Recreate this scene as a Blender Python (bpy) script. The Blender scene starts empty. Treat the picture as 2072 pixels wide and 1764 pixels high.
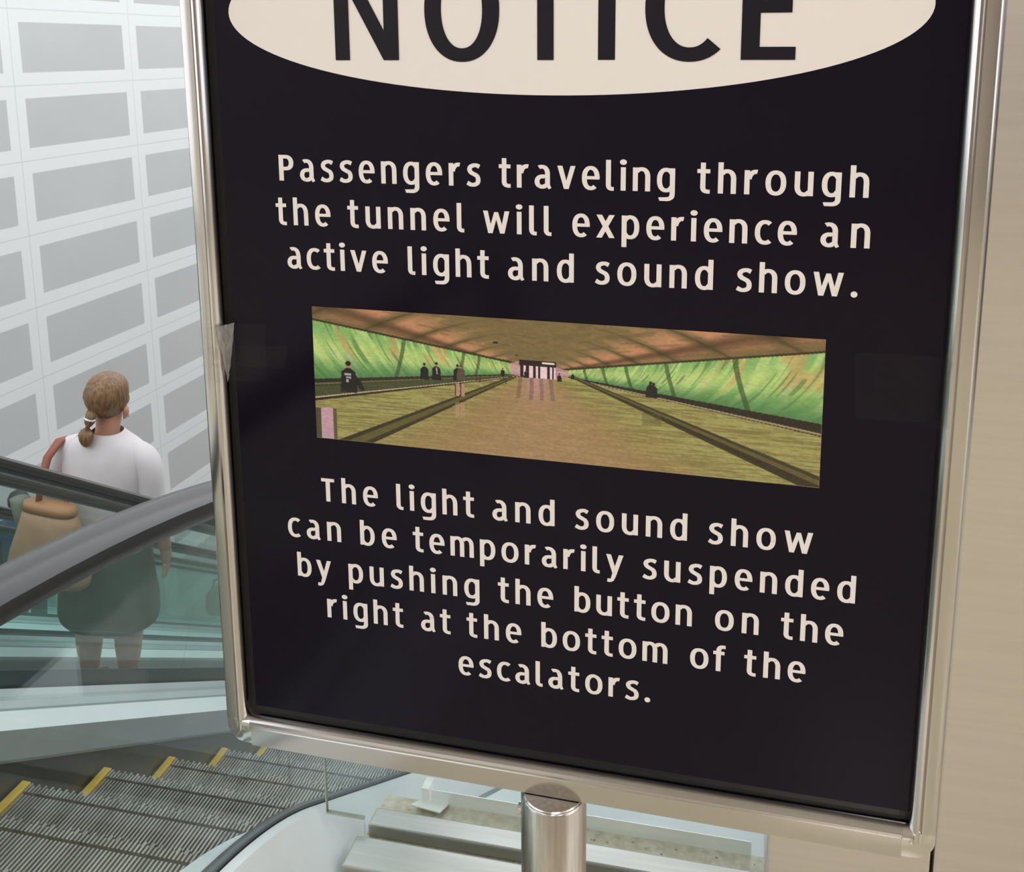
import bpy, bmesh, math, random
import numpy as np
from mathutils import Vector, Matrix
random.seed(7)
rng = np.random.default_rng(11)
SC = bpy.context.scene
COL = SC.collection
R_ = math.radians

# ------------------------------------------------------------------ camera
FPX, CXP, CYP, EYE = 2060.0, 1075.0, 495.0, 1.2
PITCH = math.atan((CYP - 98.0) / FPX)
ROLL = R_(-0.21)
_f = Vector((0, math.cos(PITCH), -math.sin(PITCH)))
_u = Vector((0, math.sin(PITCH), math.cos(PITCH)))
_r = Vector((1, 0, 0))
CAM_R = math.cos(ROLL) * _r + math.sin(ROLL) * _u
CAM_U = -math.sin(ROLL) * _r + math.cos(ROLL) * _u
cam = bpy.data.cameras.new('camera')
camo = bpy.data.objects.new('camera', cam)
COL.objects.link(camo)
m = Matrix.Identity(4)
for i in range(3):
    m[i][0], m[i][1], m[i][2] = CAM_R[i], CAM_U[i], -_f[i]
m[2][3] = EYE
camo.matrix_world = m
cam.sensor_fit = 'HORIZONTAL'
cam.sensor_width = 36.0
cam.lens = 36.0 * FPX / 2072.0
cam.shift_x = (1036.0 - CXP) / 2072.0
cam.shift_y = (CYP - 882.0) / 2072.0
cam.clip_start = 0.02
cam.clip_end = 300
SC.camera = camo

# ------------------------------------------------------------------ world, exposure
W = bpy.data.worlds.new('world')
SC.world = W
W.use_nodes = True
bgn = W.node_tree.nodes['Background']
bgn.inputs[0].default_value = (0.93, 0.97, 1.0, 1)
bgn.inputs[1].default_value = 2.0
SC.view_settings.view_transform = 'Standard'
SC.view_settings.look = 'None'
SC.view_settings.gamma = 1.0
SC.view_settings.use_curve_mapping = False
SC.view_settings.exposure = 0.0
SC.cycles.transparent_max_bounces = 48
SC.cycles.max_bounces = 10
SC.cycles.glossy_bounces = 6


def area_light(name, loc, rot, sx, sy, power, color):
    l = bpy.data.lights.new(name, 'AREA')
    l.shape = 'RECTANGLE'
    l.size, l.size_y, l.energy, l.color = sx, sy, power, color
    o = bpy.data.objects.new(name, l)
    COL.objects.link(o)
    o.location = loc
    o.rotation_euler = rot
    return o


# ------------------------------------------------------------------ lane frame (escalator direction) and sign frame
AZ = R_(12.9)
LD = Vector((math.sin(AZ), math.cos(AZ), 0))
LN = Vector((math.cos(AZ), -math.sin(AZ), 0))
SAZ = R_(13.9)
SD = Vector((math.sin(SAZ), math.cos(SAZ), 0))
SX = Vector((math.cos(SAZ), -math.sin(SAZ), 0))
DS = 0.76                                   # distance from the eye to the sign plane


def lane(u, s, z):
    return LN * u + LD * s + Vector((0, 0, z))


# ------------------------------------------------------------------ helpers
def mesh_obj(name, verts, faces, mat, parent=None, smooth=False, loc=None, rotz=None):
    me = bpy.data.meshes.new(name)
    me.from_pydata([tuple(v) for v in verts], [], faces)
    me.update()
    if smooth:
        for p in me.polygons:
            p.use_smooth = True
    if mat:
        me.materials.append(mat)
    o = bpy.data.objects.new(name, me)
    COL.objects.link(o)
    if parent:
        o.parent = parent
    if loc is not None:
        o.location = loc
    if rotz is not None:
        o.rotation_euler = (0, 0, rotz)
    return o


def bm_obj(name, bm, mat, parent=None, smooth=False, loc=None, rotz=None, auto=None):
    bmesh.ops.recalc_face_normals(bm, faces=bm.faces[:])
    me = bpy.data.meshes.new(name)
    bm.to_mesh(me)
    bm.free()
    if smooth:
        for p in me.polygons:
            p.use_smooth = True
        if auto:
            me.set_sharp_from_angle(angle=R_(auto))
    if mat:
        me.materials.append(mat)
    o = bpy.data.objects.new(name, me)
    COL.objects.link(o)
    if parent:
        o.parent = parent
    if loc is not None:
        o.location = loc
    if rotz is not None:
        o.rotation_euler = (0, 0, rotz)
    return o


def add_box(bm, x0, x1, y0, y1, z0, z1, bev=0.0):
    v = [bm.verts.new((x, y, z)) for z in (z0, z1) for y in (y0, y1) for x in (x0, x1)]
    fs = [(0, 2, 3, 1), (4, 5, 7, 6), (0, 1, 5, 4), (2, 6, 7, 3), (0, 4, 6, 2), (1, 3, 7, 5)]
    faces = [bm.faces.new([v[i] for i in f]) for f in fs]
    if bev > 0:
        es = list({e for f in faces for e in f.edges})
        bmesh.ops.bevel(bm, geom=es, offset=bev, segments=2, affect='EDGES', profile=0.5)


def add_sweep(bm, rings, closed=True, caps=True):
    rows = [[bm.verts.new(p) for p in r] for r in rings]
    n = len(rows[0])
    for a, b in zip(rows, rows[1:]):
        for i in range(n if closed else n - 1):
            j = (i + 1) % n
            bm.faces.new((a[i], a[j], b[j], b[i]))
    if caps and closed:
        bm.faces.new(rows[0][::-1])
        bm.faces.new(rows[-1])


def add_tube(bm, pts, rad, n=10, squash=1.0, caps=True):
    pts = [Vector(p) for p in pts]
    rads = rad if isinstance(rad, (list, tuple)) else [rad] * len(pts)
    rings = []
    ref = Vector((0.13, 0.21, 0.97))
    for i, p in enumerate(pts):
        t = (pts[min(i + 1, len(pts) - 1)] - pts[max(i - 1, 0)]).normalized()
        a = t.cross(ref)
        if a.length < 1e-3:
            a = t.cross(Vector((1, 0, 0)))
        a.normalize()
        b = t.cross(a)
        rings.append([p + (a * math.cos(2 * math.pi * k / n) + b * squash * math.sin(2 * math.pi * k / n)) * rads[i] for k in range(n)])
    add_sweep(bm, rings, True, caps)


def add_loft(bm, secs, n=24, pw=2.0, caps=True):
    """secs: (cx, cy, cz, ax, ay) horizontal super-ellipse sections"""
    rings = []
    for cx, cy, cz, ax, ay in secs:
        ring = []
        for k in range(n):
            t = 2 * math.pi * k / n
            c, s = math.cos(t), math.sin(t)
            ring.append((cx + ax * math.copysign(abs(c) ** (2 / pw), c), cy + ay * math.copysign(abs(s) ** (2 / pw), s), cz))
        rings.append(ring)
    add_sweep(bm, rings, True, caps)


def tag(o, label=None, cat=None, group=None, kind=None):
    if label: o['label'] = label
    if cat: o['category'] = cat
    if group: o['group'] = group
    if kind: o['kind'] = kind
    return o


def empty(name, loc, rotz=0):
    o = bpy.data.objects.new(name, None)
    COL.objects.link(o)
    o.empty_display_size = 0.1
    o.location = loc
    o.rotation_euler = (0, 0, rotz)
    return o


def copy_tree(o, parent=None, skip=()):
    c = o.copy()
    COL.objects.link(c)
    if parent:
        c.parent = parent
    for ch in o.children:
        if ch.name.split('.')[0] not in skip:
            copy_tree(ch, c, skip)
    return c


# ------------------------------------------------------------------ materials
def mat(name):
    mt = bpy.data.materials.new(name)
    mt.use_nodes = True
    nt = mt.node_tree
    return mt, nt, nt.nodes['Principled BSDF']


def principled(name, col, rough=0.5, metal=0.0, spec=0.5, coat=0.0):
    mt, nt, b = mat(name)
    b.inputs['Base Color'].default_value = (*col, 1)
    b.inputs['Roughness'].default_value = rough
    b.inputs['Metallic'].default_value = metal
    b.inputs['Specular IOR Level'].default_value = spec
    b.inputs['Coat Weight'].default_value = coat
    return mt


def node(nt, typ, **kw):
    n = nt.nodes.new(typ)
    for k, v in kw.items():
        setattr(n, k, v)
    return n


def noisy(name, c0, c1, scale, rough=0.5, metal=0.0, stretch=(1, 1, 1), detail=4, lo=0.35, hi=0.65, bump=0.0, rough_var=0.0):
    mt, nt, b = mat(name)
    tc = node(nt, 'ShaderNodeTexCoord')
    mp = node(nt, 'ShaderNodeMapping')
    mp.inputs['Scale'].default_value = stretch
    nz = node(nt, 'ShaderNodeTexNoise')
    nz.inputs['Scale'].default_value = scale
    nz.inputs['Detail'].default_value = detail
    rp = node(nt, 'ShaderNodeValToRGB')
    rp.color_ramp.elements[0].position, rp.color_ramp.elements[0].color = lo, (*c0, 1)
    rp.color_ramp.elements[1].position, rp.color_ramp.elements[1].color = hi, (*c1, 1)
    L = nt.links.new
    L(tc.outputs['Object'], mp.inputs[0]); L(mp.outputs[0], nz.inputs['Vector'])
    L(nz.outputs[0], rp.inputs[0]); L(rp.outputs[0], b.inputs['Base Color'])
    b.inputs['Roughness'].default_value = rough
    b.inputs['Metallic'].default_value = metal
    if rough_var:
        mr = node(nt, 'ShaderNodeMapRange')
        mr.inputs[3].default_value, mr.inputs[4].default_value = rough - rough_var, rough + rough_var
        L(nz.outputs[0], mr.inputs[0]); L(mr.outputs[0], b.inputs['Roughness'])
    if bump:
        bp = node(nt, 'ShaderNodeBump')
        bp.inputs['Strength'].default_value = bump
        bp.inputs['Distance'].default_value = 0.002
        L(nz.outputs[0], bp.inputs['Height']); L(bp.outputs[0], b.inputs['Normal'])
    return mt


def glass_mat(name, tint, refl=0.06, rough=0.0):
    """clear sheet: every face passes tinted light and mirrors a little more at grazing angles"""
    mt, nt, b = mat(name)
    nt.nodes.remove(b)
    out = nt.nodes['Material Output']
    tr = node(nt, 'ShaderNodeBsdfTransparent')
    tr.inputs[0].default_value = (*tint, 1)
    gl = node(nt, 'ShaderNodeBsdfGlossy')
    gl.inputs['Roughness'].default_value = rough
    lw = node(nt, 'ShaderNodeLayerWeight')
    lw.inputs[0].default_value = 0.5
    pw = node(nt, 'ShaderNodeMath', operation='POWER'); pw.inputs[1].default_value = 4.0
    fr = node(nt, 'ShaderNodeMath', operation='MULTIPLY_ADD'); fr.inputs[1].default_value = 0.8; fr.inputs[2].default_value = refl * 0.22
    mx = node(nt, 'ShaderNodeMixShader')
    L = nt.links.new
    L(lw.outputs['Facing'], pw.inputs[0]); L(pw.outputs[0], fr.inputs[0])
    L(fr.outputs[0], mx.inputs[0]); L(tr.outputs[0], mx.inputs[1]); L(gl.outputs[0], mx.inputs[2])
    L(mx.outputs[0], out.inputs[0])
    return mt


M = {}
M['poster'] = principled('poster_navy', (0.0055, 0.003, 0.0095), 0.14, 0, 0.16)
M['print_white'] = principled('printed_white', (0.76, 0.71, 0.67), 0.22, 0, 0.5)
M['print_navy'] = principled('printed_navy', (0.007, 0.0055, 0.011), 0.14, 0, 0.3)
M['gap'] = principled('shadow_gap_black', (0.004, 0.004, 0.005), 0.5)
M['alu'] = noisy('brushed_aluminium', (0.53, 0.505, 0.485), (0.56, 0.535, 0.515), 6, 0.15, 1.0, (1, 1, 1), rough_var=0.03)
M['chrome'] = principled('chrome_plastic', (0.62, 0.60, 0.57), 0.12, 1.0)
M['pole'] = noisy('brushed_pole_steel', (0.50, 0.46, 0.43), (0.60, 0.56, 0.53), 40, 0.22, 1.0, (6, 6, 0.4), rough_var=0.06)
M['steel'] = noisy('escalator_steel', (0.70, 0.74, 0.76), (0.80, 0.83, 0.84), 9, 0.42, 1.0, (1, 0.3, 1), rough_var=0.06)
M['steel_dull'] = noisy('escalator_grey_panel', (0.26, 0.27, 0.27), (0.31, 0.32, 0.32), 6, 0.45, 0.3, (1, 0.3, 1))
M['skirt'] = noisy('escalator_skirt', (0.055, 0.055, 0.05), (0.085, 0.085, 0.078), 3, 0.28, 0.0, (1, 0.5, 1))
M['cover'] = noisy('light_grey_cover', (0.52, 0.60, 0.62), (0.60, 0.67, 0.69), 5, 0.38, 0.2, (1, 0.3, 1))
M['cover_lit'] = noisy('lit_cover_strip', (0.82, 0.87, 0.88), (0.90, 0.93, 0.94), 5, 0.4, 0.0, (1, 0.3, 1))  # bright light on the upward-facing deck slope is put into this pale colour
M['deck_steel'] = noisy('satin_deck_steel', (0.68, 0.75, 0.78), (0.84, 0.89, 0.91), 4, 0.4, 0.1, (1, 0.6, 1), bump=0.05)
M['rubber'] = principled('handrail_rubber', (0.020, 0.019, 0.019), 0.22, 0, 0.6)
M['gasket'] = principled('gasket_rubber', (0.05, 0.06, 0.07), 0.3)
M['rail_metal'] = principled('handrail_guide', (0.10, 0.10, 0.10), 0.35, 0.6)
M['cleat'] = noisy('step_aluminium', (0.22, 0.20, 0.18), (0.38, 0.355, 0.325), 25, 0.42, 0.5, (1, 0.15, 1))
M['step_dark'] = principled('step_body', (0.02, 0.019, 0.018), 0.7)
M['yellow'] = noisy('step_yellow_paint', (0.62, 0.42, 0.06), (0.72, 0.52, 0.09), 30, 0.5)
M['glass'] = glass_mat('balustrade_glass', (0.915, 0.964, 0.953), 0.085)
M['glass_edge'] = principled('green_glass_edge', (0.30, 0.62, 0.55), 0.2)
M['glass_clear'] = glass_mat('barrier_glass', (0.965, 0.992, 0.988), 0.085)
M['glass_rim'] = principled('barrier_glass_rim', (0.48, 0.49, 0.42), 0.2)
M['tape'] = glass_mat('clear_tape', (0.985, 0.985, 0.985), 0.018, 0.12)
M['column'] = noisy('column_brushed_steel', (0.665, 0.625, 0.60), (0.695, 0.655, 0.63), 30, 0.34, 1.0, (0.15, 1, 5), rough_var=0.03)
M['bar_steel'] = noisy('clamp_bar_steel', (0.42, 0.405, 0.38), (0.50, 0.485, 0.455), 20, 0.4, 1.0, (0.2, 3, 3))
M['trim'] = noisy('edge_trim_steel', (0.78, 0.78, 0.76), (0.86, 0.86, 0.84), 20, 0.35, 0.2, (0.2, 3, 3))
M['dark'] = principled('dark_slot', (0.03, 0.029, 0.027), 0.6)
M['plaster'] = principled('interior_plaster', (0.60, 0.545, 0.50), 0.8)
M['ceil'] = principled('ceiling_white', (0.75, 0.72, 0.68), 0.8)
M['lower'] = principled('lower_floor', (0.55, 0.55, 0.53), 0.6)


def terrazzo():
    mt, nt, b = mat('terrazzo')
    L = nt.links.new
    tc = node(nt, 'ShaderNodeTexCoord')
    n1 = node(nt, 'ShaderNodeTexNoise'); n1.inputs['Scale'].default_value = 70; n1.inputs['Detail'].default_value = 5
    r1 = node(nt, 'ShaderNodeValToRGB')
    r1.color_ramp.elements[0].position, r1.color_ramp.elements[0].color = 0.35, (0.46, 0.42, 0.31, 1)
    r1.color_ramp.elements[1].position, r1.color_ramp.elements[1].color = 0.65, (0.62, 0.57, 0.45, 1)
    v = node(nt, 'ShaderNodeTexVoronoi'); v.inputs['Scale'].default_value = 95
    n2 = node(nt, 'ShaderNodeTexNoise'); n2.inputs['Scale'].default_value = 60
    mth = node(nt, 'ShaderNodeMath', operation='LESS_THAN'); mth.inputs[1].default_value = 0.22
    mt2 = node(nt, 'ShaderNodeMath', operation='GREATER_THAN'); mt2.inputs[1].default_value = 0.56
    mul = node(nt, 'ShaderNodeMath', operation='MULTIPLY')
    mx = node(nt, 'ShaderNodeMixRGB'); mx.inputs[2].default_value = (0.28, 0.245, 0.17, 1)
    L(tc.outputs['Object'], n1.inputs['Vector']); L(tc.outputs['Object'], v.inputs['Vector']); L(tc.outputs['Object'], n2.inputs['Vector'])
    L(n1.outputs[0], r1.inputs[0]); L(v.outputs['Distance'], mth.inputs[0]); L(n2.outputs[0], mt2.inputs[0])
    L(mth.outputs[0], mul.inputs[0]); L(mt2.outputs[0], mul.inputs[1])
    L(mul.outputs[0], mx.inputs[0]); L(r1.outputs[0], mx.inputs[1]); L(mx.outputs[0], b.inputs['Base Color'])
    b.inputs['Roughness'].default_value = 0.2
    return mt


M['terrazzo'] = terrazzo()

WALL_T0, WALL_PT = 8.155, 1.783      # first seam and pitch of the wall panels along the wall
WALL_Z0, WALL_PZ = 0.867, 0.7185


def wall_panels():
    """white wall of glazed panels: grey field, white border, thin joints"""
    mt, nt, b = mat('white_panel_wall')
    L = nt.links.new
    tc = node(nt, 'ShaderNodeTexCoord')
    sp = node(nt, 'ShaderNodeSeparateXYZ')
    L(tc.outputs['Object'], sp.inputs[0])

    def mth(op, a, bb, c=None):
        n = node(nt, 'ShaderNodeMath', operation=op)
        for i, q in enumerate((a, bb, c)):
            if q is None: continue
            if isinstance(q, (int, float)): n.inputs[i].default_value = q
            else: L(q, n.inputs[i])
        return n.outputs[0]

    def edge(coord, off, pitch):
        f = mth('FRACT', mth('DIVIDE', mth('SUBTRACT', coord, off), pitch), 0.0)
        return mth('MULTIPLY', mth('MINIMUM', f, mth('SUBTRACT', 1.0, f)), pitch)   # metres to the nearest seam
    ex = edge(sp.outputs[0], WALL_T0, WALL_PT)
    ez = edge(sp.outputs[2], WALL_Z0, WALL_PZ)

    def step(v, e0, e1):
        n = node(nt, 'ShaderNodeMapRange', interpolation_type='SMOOTHSTEP')
        n.inputs[1].default_value, n.inputs[2].default_value = e0, e1
        L(v, n.inputs[0])
        return n.outputs[0]
    field = mth('MULTIPLY', step(ex, 0.118, 0.128), step(ez, 0.117, 0.127))
    seam = mth('MULTIPLY', step(ex, 0.002, 0.009), step(ez, 0.002, 0.009))
    nz = node(nt, 'ShaderNodeTexNoise'); nz.inputs['Scale'].default_value = 0.8; nz.inputs['Detail'].default_value = 3
    L(tc.outputs['Object'], nz.inputs['Vector'])
    gr = node(nt, 'ShaderNodeValToRGB')
    gr.color_ramp.elements[0].position, gr.color_ramp.elements[0].color = 0.3, (0.525, 0.53, 0.53, 1)
    gr.color_ramp.elements[1].position, gr.color_ramp.elements[1].color = 0.7, (0.565, 0.57, 0.57, 1)
    L(nz.outputs[0], gr.inputs[0])
    m1 = node(nt, 'ShaderNodeMixRGB'); m1.inputs[1].default_value = (0.80, 0.81, 0.81, 1)
    L(field, m1.inputs[0]); L(gr.outputs[0], m1.inputs[2])
    m2 = node(nt, 'ShaderNodeMixRGB'); m2.inputs[1].default_value = (0.66, 0.67, 0.67, 1)
    L(seam, m2.inputs[0]); L(m1.outputs[0], m2.inputs[2])
    L(m2.outputs[0], b.inputs['Base Color'])
    b.inputs['Roughness'].default_value = 0.55
    return mt


M['wall'] = wall_panels()

# ------------------------------------------------------------------ the setting
WAZ = R_(14.8)
WD = Vector((math.sin(WAZ), math.cos(WAZ), 0))
WN = Vector((math.cos(WAZ), -math.sin(WAZ), 0))
WOFF = (lane(-6.9, 9, 0)).dot(WN)
bm = bmesh.new()
add_box(bm, 1.0, 34.0, 0.0, 0.3, -7.0, 7.5)
wl = bm_obj('wall_left', bm, M['wall'], loc=WN * WOFF, rotz=math.pi / 2 - WAZ)
tag(wl, kind='structure')
# wall object's local x runs along the wall, local y points away from the well

bm = bmesh.new()
add_box(bm, -9, 9, 0, 0.3, -7, 7.5)
tag(bm_obj('wall_back', bm, M['plaster'], loc=lane(0, 30, 0), rotz=-AZ), kind='structure')

bm = bmesh.new()
add_box(bm, -8.5, 0.6, 0.3, 31, -7.0, -6.8)
tag(bm_obj('floor_lower', bm, M['lower'], loc=(0, 0, 0), rotz=-AZ), 'pale floor at the foot of the escalators', 'floor', kind='structure')

bm = bmesh.new()                              # landing: behind the escalator heads, and the tongue beside the nearest one
add_box(bm, -9, -0.565, -8, 0.12, -0.3, 0.0)
add_box(bm, -0.562, 6, -8, 1.378, -0.3, 0.0)
fl = bm_obj('floor', bm, M['terrazzo'], loc=(0, 0, 0), rotz=-AZ)
tag(fl, kind='structure')

bm = bmesh.new()
add_box(bm, -1.6, 6, -8, 3.2, 3.3, 3.5)
tag(bm_obj('ceiling', bm, M['ceil'], rotz=-AZ), kind='structure')
bm = bmesh.new()
add_box(bm, -9, 6, -8.3, -8, -0.3, 4.2)
tag(bm_obj('wall_rear', bm, M['plaster'], rotz=-AZ), kind='structure')
bm = bmesh.new()
for a_ in ((-8.3, -4.2, -0.3, 3.5), (1.6, 3.2, -0.3, 3.5), (-4.2, 1.6, -0.3, 0.5), (-4.2, 1.6, 3.1, 3.5)):
    add_box(bm, 6, 6.3, *a_)
tag(bm_obj('wall_right', bm, M['plaster'], rotz=-AZ), kind='structure')

bm = bmesh.new()                              # unseen wall added to cut sky reflections in the glass; low to admit daylight
add_box(bm, 0.64, 0.9, 2.7, 30, -7, 1.3)
tag(bm_obj('wall_side_added', bm, M['plaster'], rotz=-AZ), kind='structure')

# unseen light panels added under the ceiling to brighten the sign and landing
M['lamp'] = mat('added_light_diffuser')[0]
_b = M['lamp'].node_tree.nodes['Principled BSDF']
_b.inputs['Emission Color'].default_value = (1.0, 0.92, 0.89, 1)
_b.inputs['Emission Strength'].default_value = 15.0
for i, (x, y) in enumerate([(0.6, -1.2), (3.2, -1.2), (0.6, -4.2), (3.2, -4.2), (3.2, 0.9)]):
    t = empty('added_light_panel', lane(x, y, 3.3), -AZ)
    tag(t, 'unseen light panel added above the landing to brighten the sign', 'lamp', 'added light panels')
    bm = bmesh.new(); add_box(bm, -0.33, 0.33, -0.63, 0.63, -0.03, -0.001); bm_obj('frame', bm, M['alu'], t)
    bm = bmesh.new(); add_box(bm, -0.3, 0.3, -0.6, 0.6, -0.036, -0.031); bm_obj('diffuser', bm, M['lamp'], t)

# ------------------------------------------------------------------ escalators
TH = R_(32.5)
TT = math.tan(TH)
S_IN = 0.966                                  # where the nosing line meets the landing level
RARC = 0.78
S0 = S_IN - RARC * math.tan(TH / 2)


def incline(s):
    return -(s - S_IN) * TT


def base_pt(tau):
    """tau: path length from S0; returns s, z, slope of the nosing line"""
    if tau <= 0:
        return S0 + tau, 0.0, 0.0
    if tau < RARC * TH:
        a = tau / RARC
        return S0 + RARC * math.sin(a), -RARC * (1 - math.cos(a)), a
    e = tau - RARC * TH
    return S0 + RARC * math.sin(TH) + e * math.cos(TH), -RARC * (1 - math.cos(TH)) - e * math.sin(TH), TH


def off(tau, h, ds=0.0):
    s, z, a = base_pt(tau - ds)
    k = h * math.cos(TH)                      # h given as height above the nosing line on the incline
    return s + ds + k * math.sin(a), z + k * math.cos(a)


TAU_END = 11.6
TAUS = [-1.05, -0.5] + [RARC * TH * i / 16 for i in range(17)] + [1.2, 2.4, 4.8, TAU_END]


def sweep_profile(bm, prof, taus=TAUS, ds=0.0, closed=True):
    rings = []
    for t in taus:
        rings.append([(u, *off(t, h, ds)) for u, h in prof])
    add_sweep(bm, rings, closed, closed)


HR_TOP, HR_FLAT, HR_S, HR_R = 0.893, 0.762, 0.36, 2.785     # handrail: height on the incline, on the flat, start and radius of its bend


def hr_pt(t):
    """top line of the handrail: t is path length from the start of its bend"""
    if t <= 0: return HR_S + t, HR_FLAT, 0.0
    if t < HR_R * TH:
        a = t / HR_R
        return HR_S + HR_R * math.sin(a), HR_FLAT - HR_R * (1 - math.cos(a)), a
    e = t - HR_R * TH
    return HR_S + HR_R * math.sin(TH) + e * math.cos(TH), HR_FLAT - HR_R * (1 - math.cos(TH)) - e * math.sin(TH), TH


def hr_z(s):
    if s <= HR_S: return HR_FLAT
    if s < HR_S + HR_R * math.sin(TH): return HR_FLAT - HR_R + math.sqrt(HR_R ** 2 - (s - HR_S) ** 2)
    return HR_FLAT - HR_R * (1 - math.cos(TH)) - (s - HR_S - HR_R * math.sin(TH)) * TT


HTS = [-0.9, -0.4] + [HR_R * TH * i / 24 for i in range(25)] + [2.2, 3.5, 6.0, 13.0]


def sweep_rail(bm, prof):
    rings = []
    for t in HTS:
        s, z, a = hr_pt(t)
        rings.append([(u, s + dn * math.sin(a), z + dn * math.cos(a)) for u, dn in prof])
    add_sweep(bm, rings)


def step_base_z(s):
    if s < S0: return 0.0
    e = S0 + RARC * math.sin(TH)
    if s < e: return -RARC * (1 - math.sqrt(max(0, 1 - ((s - S0) / RARC) ** 2)))
    return incline(s)


UL, UR = -1.85, -0.65                         # the two glass planes of the nearest escalator
TL, TR = -1.742, -0.76                        # tread edges

esc = empty('escalator', (0, 0, 0), -AZ)
tag(esc, 'nearest escalator, with yellow-edged grooved steps below the sign', 'escalator', 'escalators side by side')


def side(sign_u):
    """deck, skirt, gasket, handrail and glass of one balustrade"""
    L_ = sign_u < 0
    g = UL if L_ else UR
    q = (lambda d: g + d) if L_ else (lambda d: g - d)        # d: distance from the glass towards the steps
    bm = bmesh.new(); sweep_profile(bm, [(q(0.101), 0.065), (q(0.101), -0.30), (q(0.09), -0.30), (q(0.09), 0.065)])
    bm_obj('skirt_panel', bm, M['skirt'], esc)
    if L_:
        bm = bmesh.new(); sweep_profile(bm, [(q(0.106), 0.06), (q(0.106), 0.068), (q(0.08), 0.142), (q(0.074), 0.142), (q(0.074), 0.06)])
        bm_obj('deck_face', bm, M['steel_dull'], esc)
        bm = bmesh.new(); sweep_profile(bm, [(q(0.08), 0.1425), (q(0.035), 0.186), (q(0.03), 0.18), (q(0.07), 0.1425)])
        bm_obj('deck_strip', bm, M['cover_lit'], esc)
        bm = bmesh.new(); sweep_profile(bm, [(q(0.033), 0.193), (q(0.019), 0.212), (q(0.015), 0.224), (q(0.004), 0.243), (q(0.004), 0.18), (q(0.033), 0.18)])
        bm_obj('glass_channel', bm, M['cover'], esc)
    else:
        bm = bmesh.new(); sweep_profile(bm, [(q(0.106), 0.06), (q(0.106), 0.165), (q(0.09), 0.178), (q(0.09), 0.06)])
        bm_obj('deck_face', bm, M['steel_dull'], esc)
        bm = bmesh.new(); sweep_profile(bm, [(q(0.104), 0.170), (q(0.09), 0.186), (q(0.022), 0.230), (q(0.022), 0.18), (q(0.09), 0.167)])
        bm_obj('deck_strip', bm, M['deck_steel'], esc)
        bm = bmesh.new(); sweep_profile(bm, [(q(0.020), 0.215), (q(0.018), 0.240), (q(0.012), 0.247), (q(0.007), 0.245), (q(0.007), 0.18), (q(0.020), 0.18)])
        bm_obj('glass_channel', bm, M['rail_metal'], esc)
    dh = 0.0 if L_ else 0.018
    bm = bmesh.new(); sweep_profile(bm, [(q(0.005), 0.20), (q(0.005), 0.232 + dh), (q(-0.005), 0.232 + dh), (q(-0.005), 0.20)])
    bm_obj('gasket', bm, M['gasket'], esc)
    # glass in panels with a hairline gap at each joint
    cuts = [-0.95, -0.1, 0.828] + [0.828 + 1.9 * i for i in range(1, 6)] + [TAU_END]
    for a, b in zip(cuts, cuts[1:]):
        bm = bmesh.new()
        ts = [a + (b - a) * i / 14 for i in range(15)] if a < 0.9 else [a, (a + b) / 2, b]
        ts[0] += 0.003; ts[-1] -= 0.003
        rings = []
        for t in ts:
            s_, z_, a_ = base_pt(t)
            sb_, zb_ = off(t, 0.225)
            st_ = s_ + 0.66 * math.sin(a_)
            zt_ = hr_z(st_) - 0.044
            rings.append([(g - 0.004, sb_, zb_), (g + 0.004, sb_, zb_), (g + 0.004, st_, zt_), (g - 0.004, st_, zt_)])
        add_sweep(bm, rings)
        bm_obj('glass_panel', bm, M['glass'], esc)
    # handrail with a rounded cap, running into a newel loop at the landing
    w, top, bot = 0.031, 0.0, -0.026
    prof = [(g - w, bot), (g - w - 0.002, bot + 0.009), (g - w, top - 0.009), (g - w + 0.010, top - 0.002), (g, top), (g + w - 0.010, top - 0.002),
            (g + w, top - 0.009), (g + w + 0.002, bot + 0.009), (g + w, bot), (g + w - 0.010, bot - 0.004), (g - w + 0.010, bot - 0.004)]
    bm = bmesh.new(); sweep_rail(bm, prof)
    bm_obj('handrail', bm, M['rubber'], esc, True, auto=35)
    bm = bmesh.new(); sweep_rail(bm, [(g - 0.015, bot - 0.011), (g + 0.015, bot - 0.011), (g + 0.018, bot - 0.003), (g - 0.018, bot - 0.003)])
    bm_obj('handrail_guide', bm, M['rail_metal'], esc)
    # newel: half loop of handrail round the end
    bm = bmesh.new()
    k = math.cos(TH)
    s_e, zt, zb = HR_S - 0.9, HR_FLAT - 0.014, 0.30
    rad = (zt - zb) / 2
    rings = []
    for i in range(17):
        a = math.pi * i / 16
        cs, cz = s_e - rad * math.sin(a), (zt + zb) / 2 + rad * math.cos(a)
        nrm = (-math.sin(a), math.cos(a))
        rings.append([(g + du, cs + nrm[0] * dn, cz + nrm[1] * dn) for du, dn in ((-0.030, -0.015), (-0.030, 0.008), (0, 0.015), (0.030, 0.008), (0.030, -0.015))])
    add_sweep(bm, rings)
    bm_obj('newel', bm, M['rubber'], esc, True, auto=40)


side(-1)
side(+1)

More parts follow.
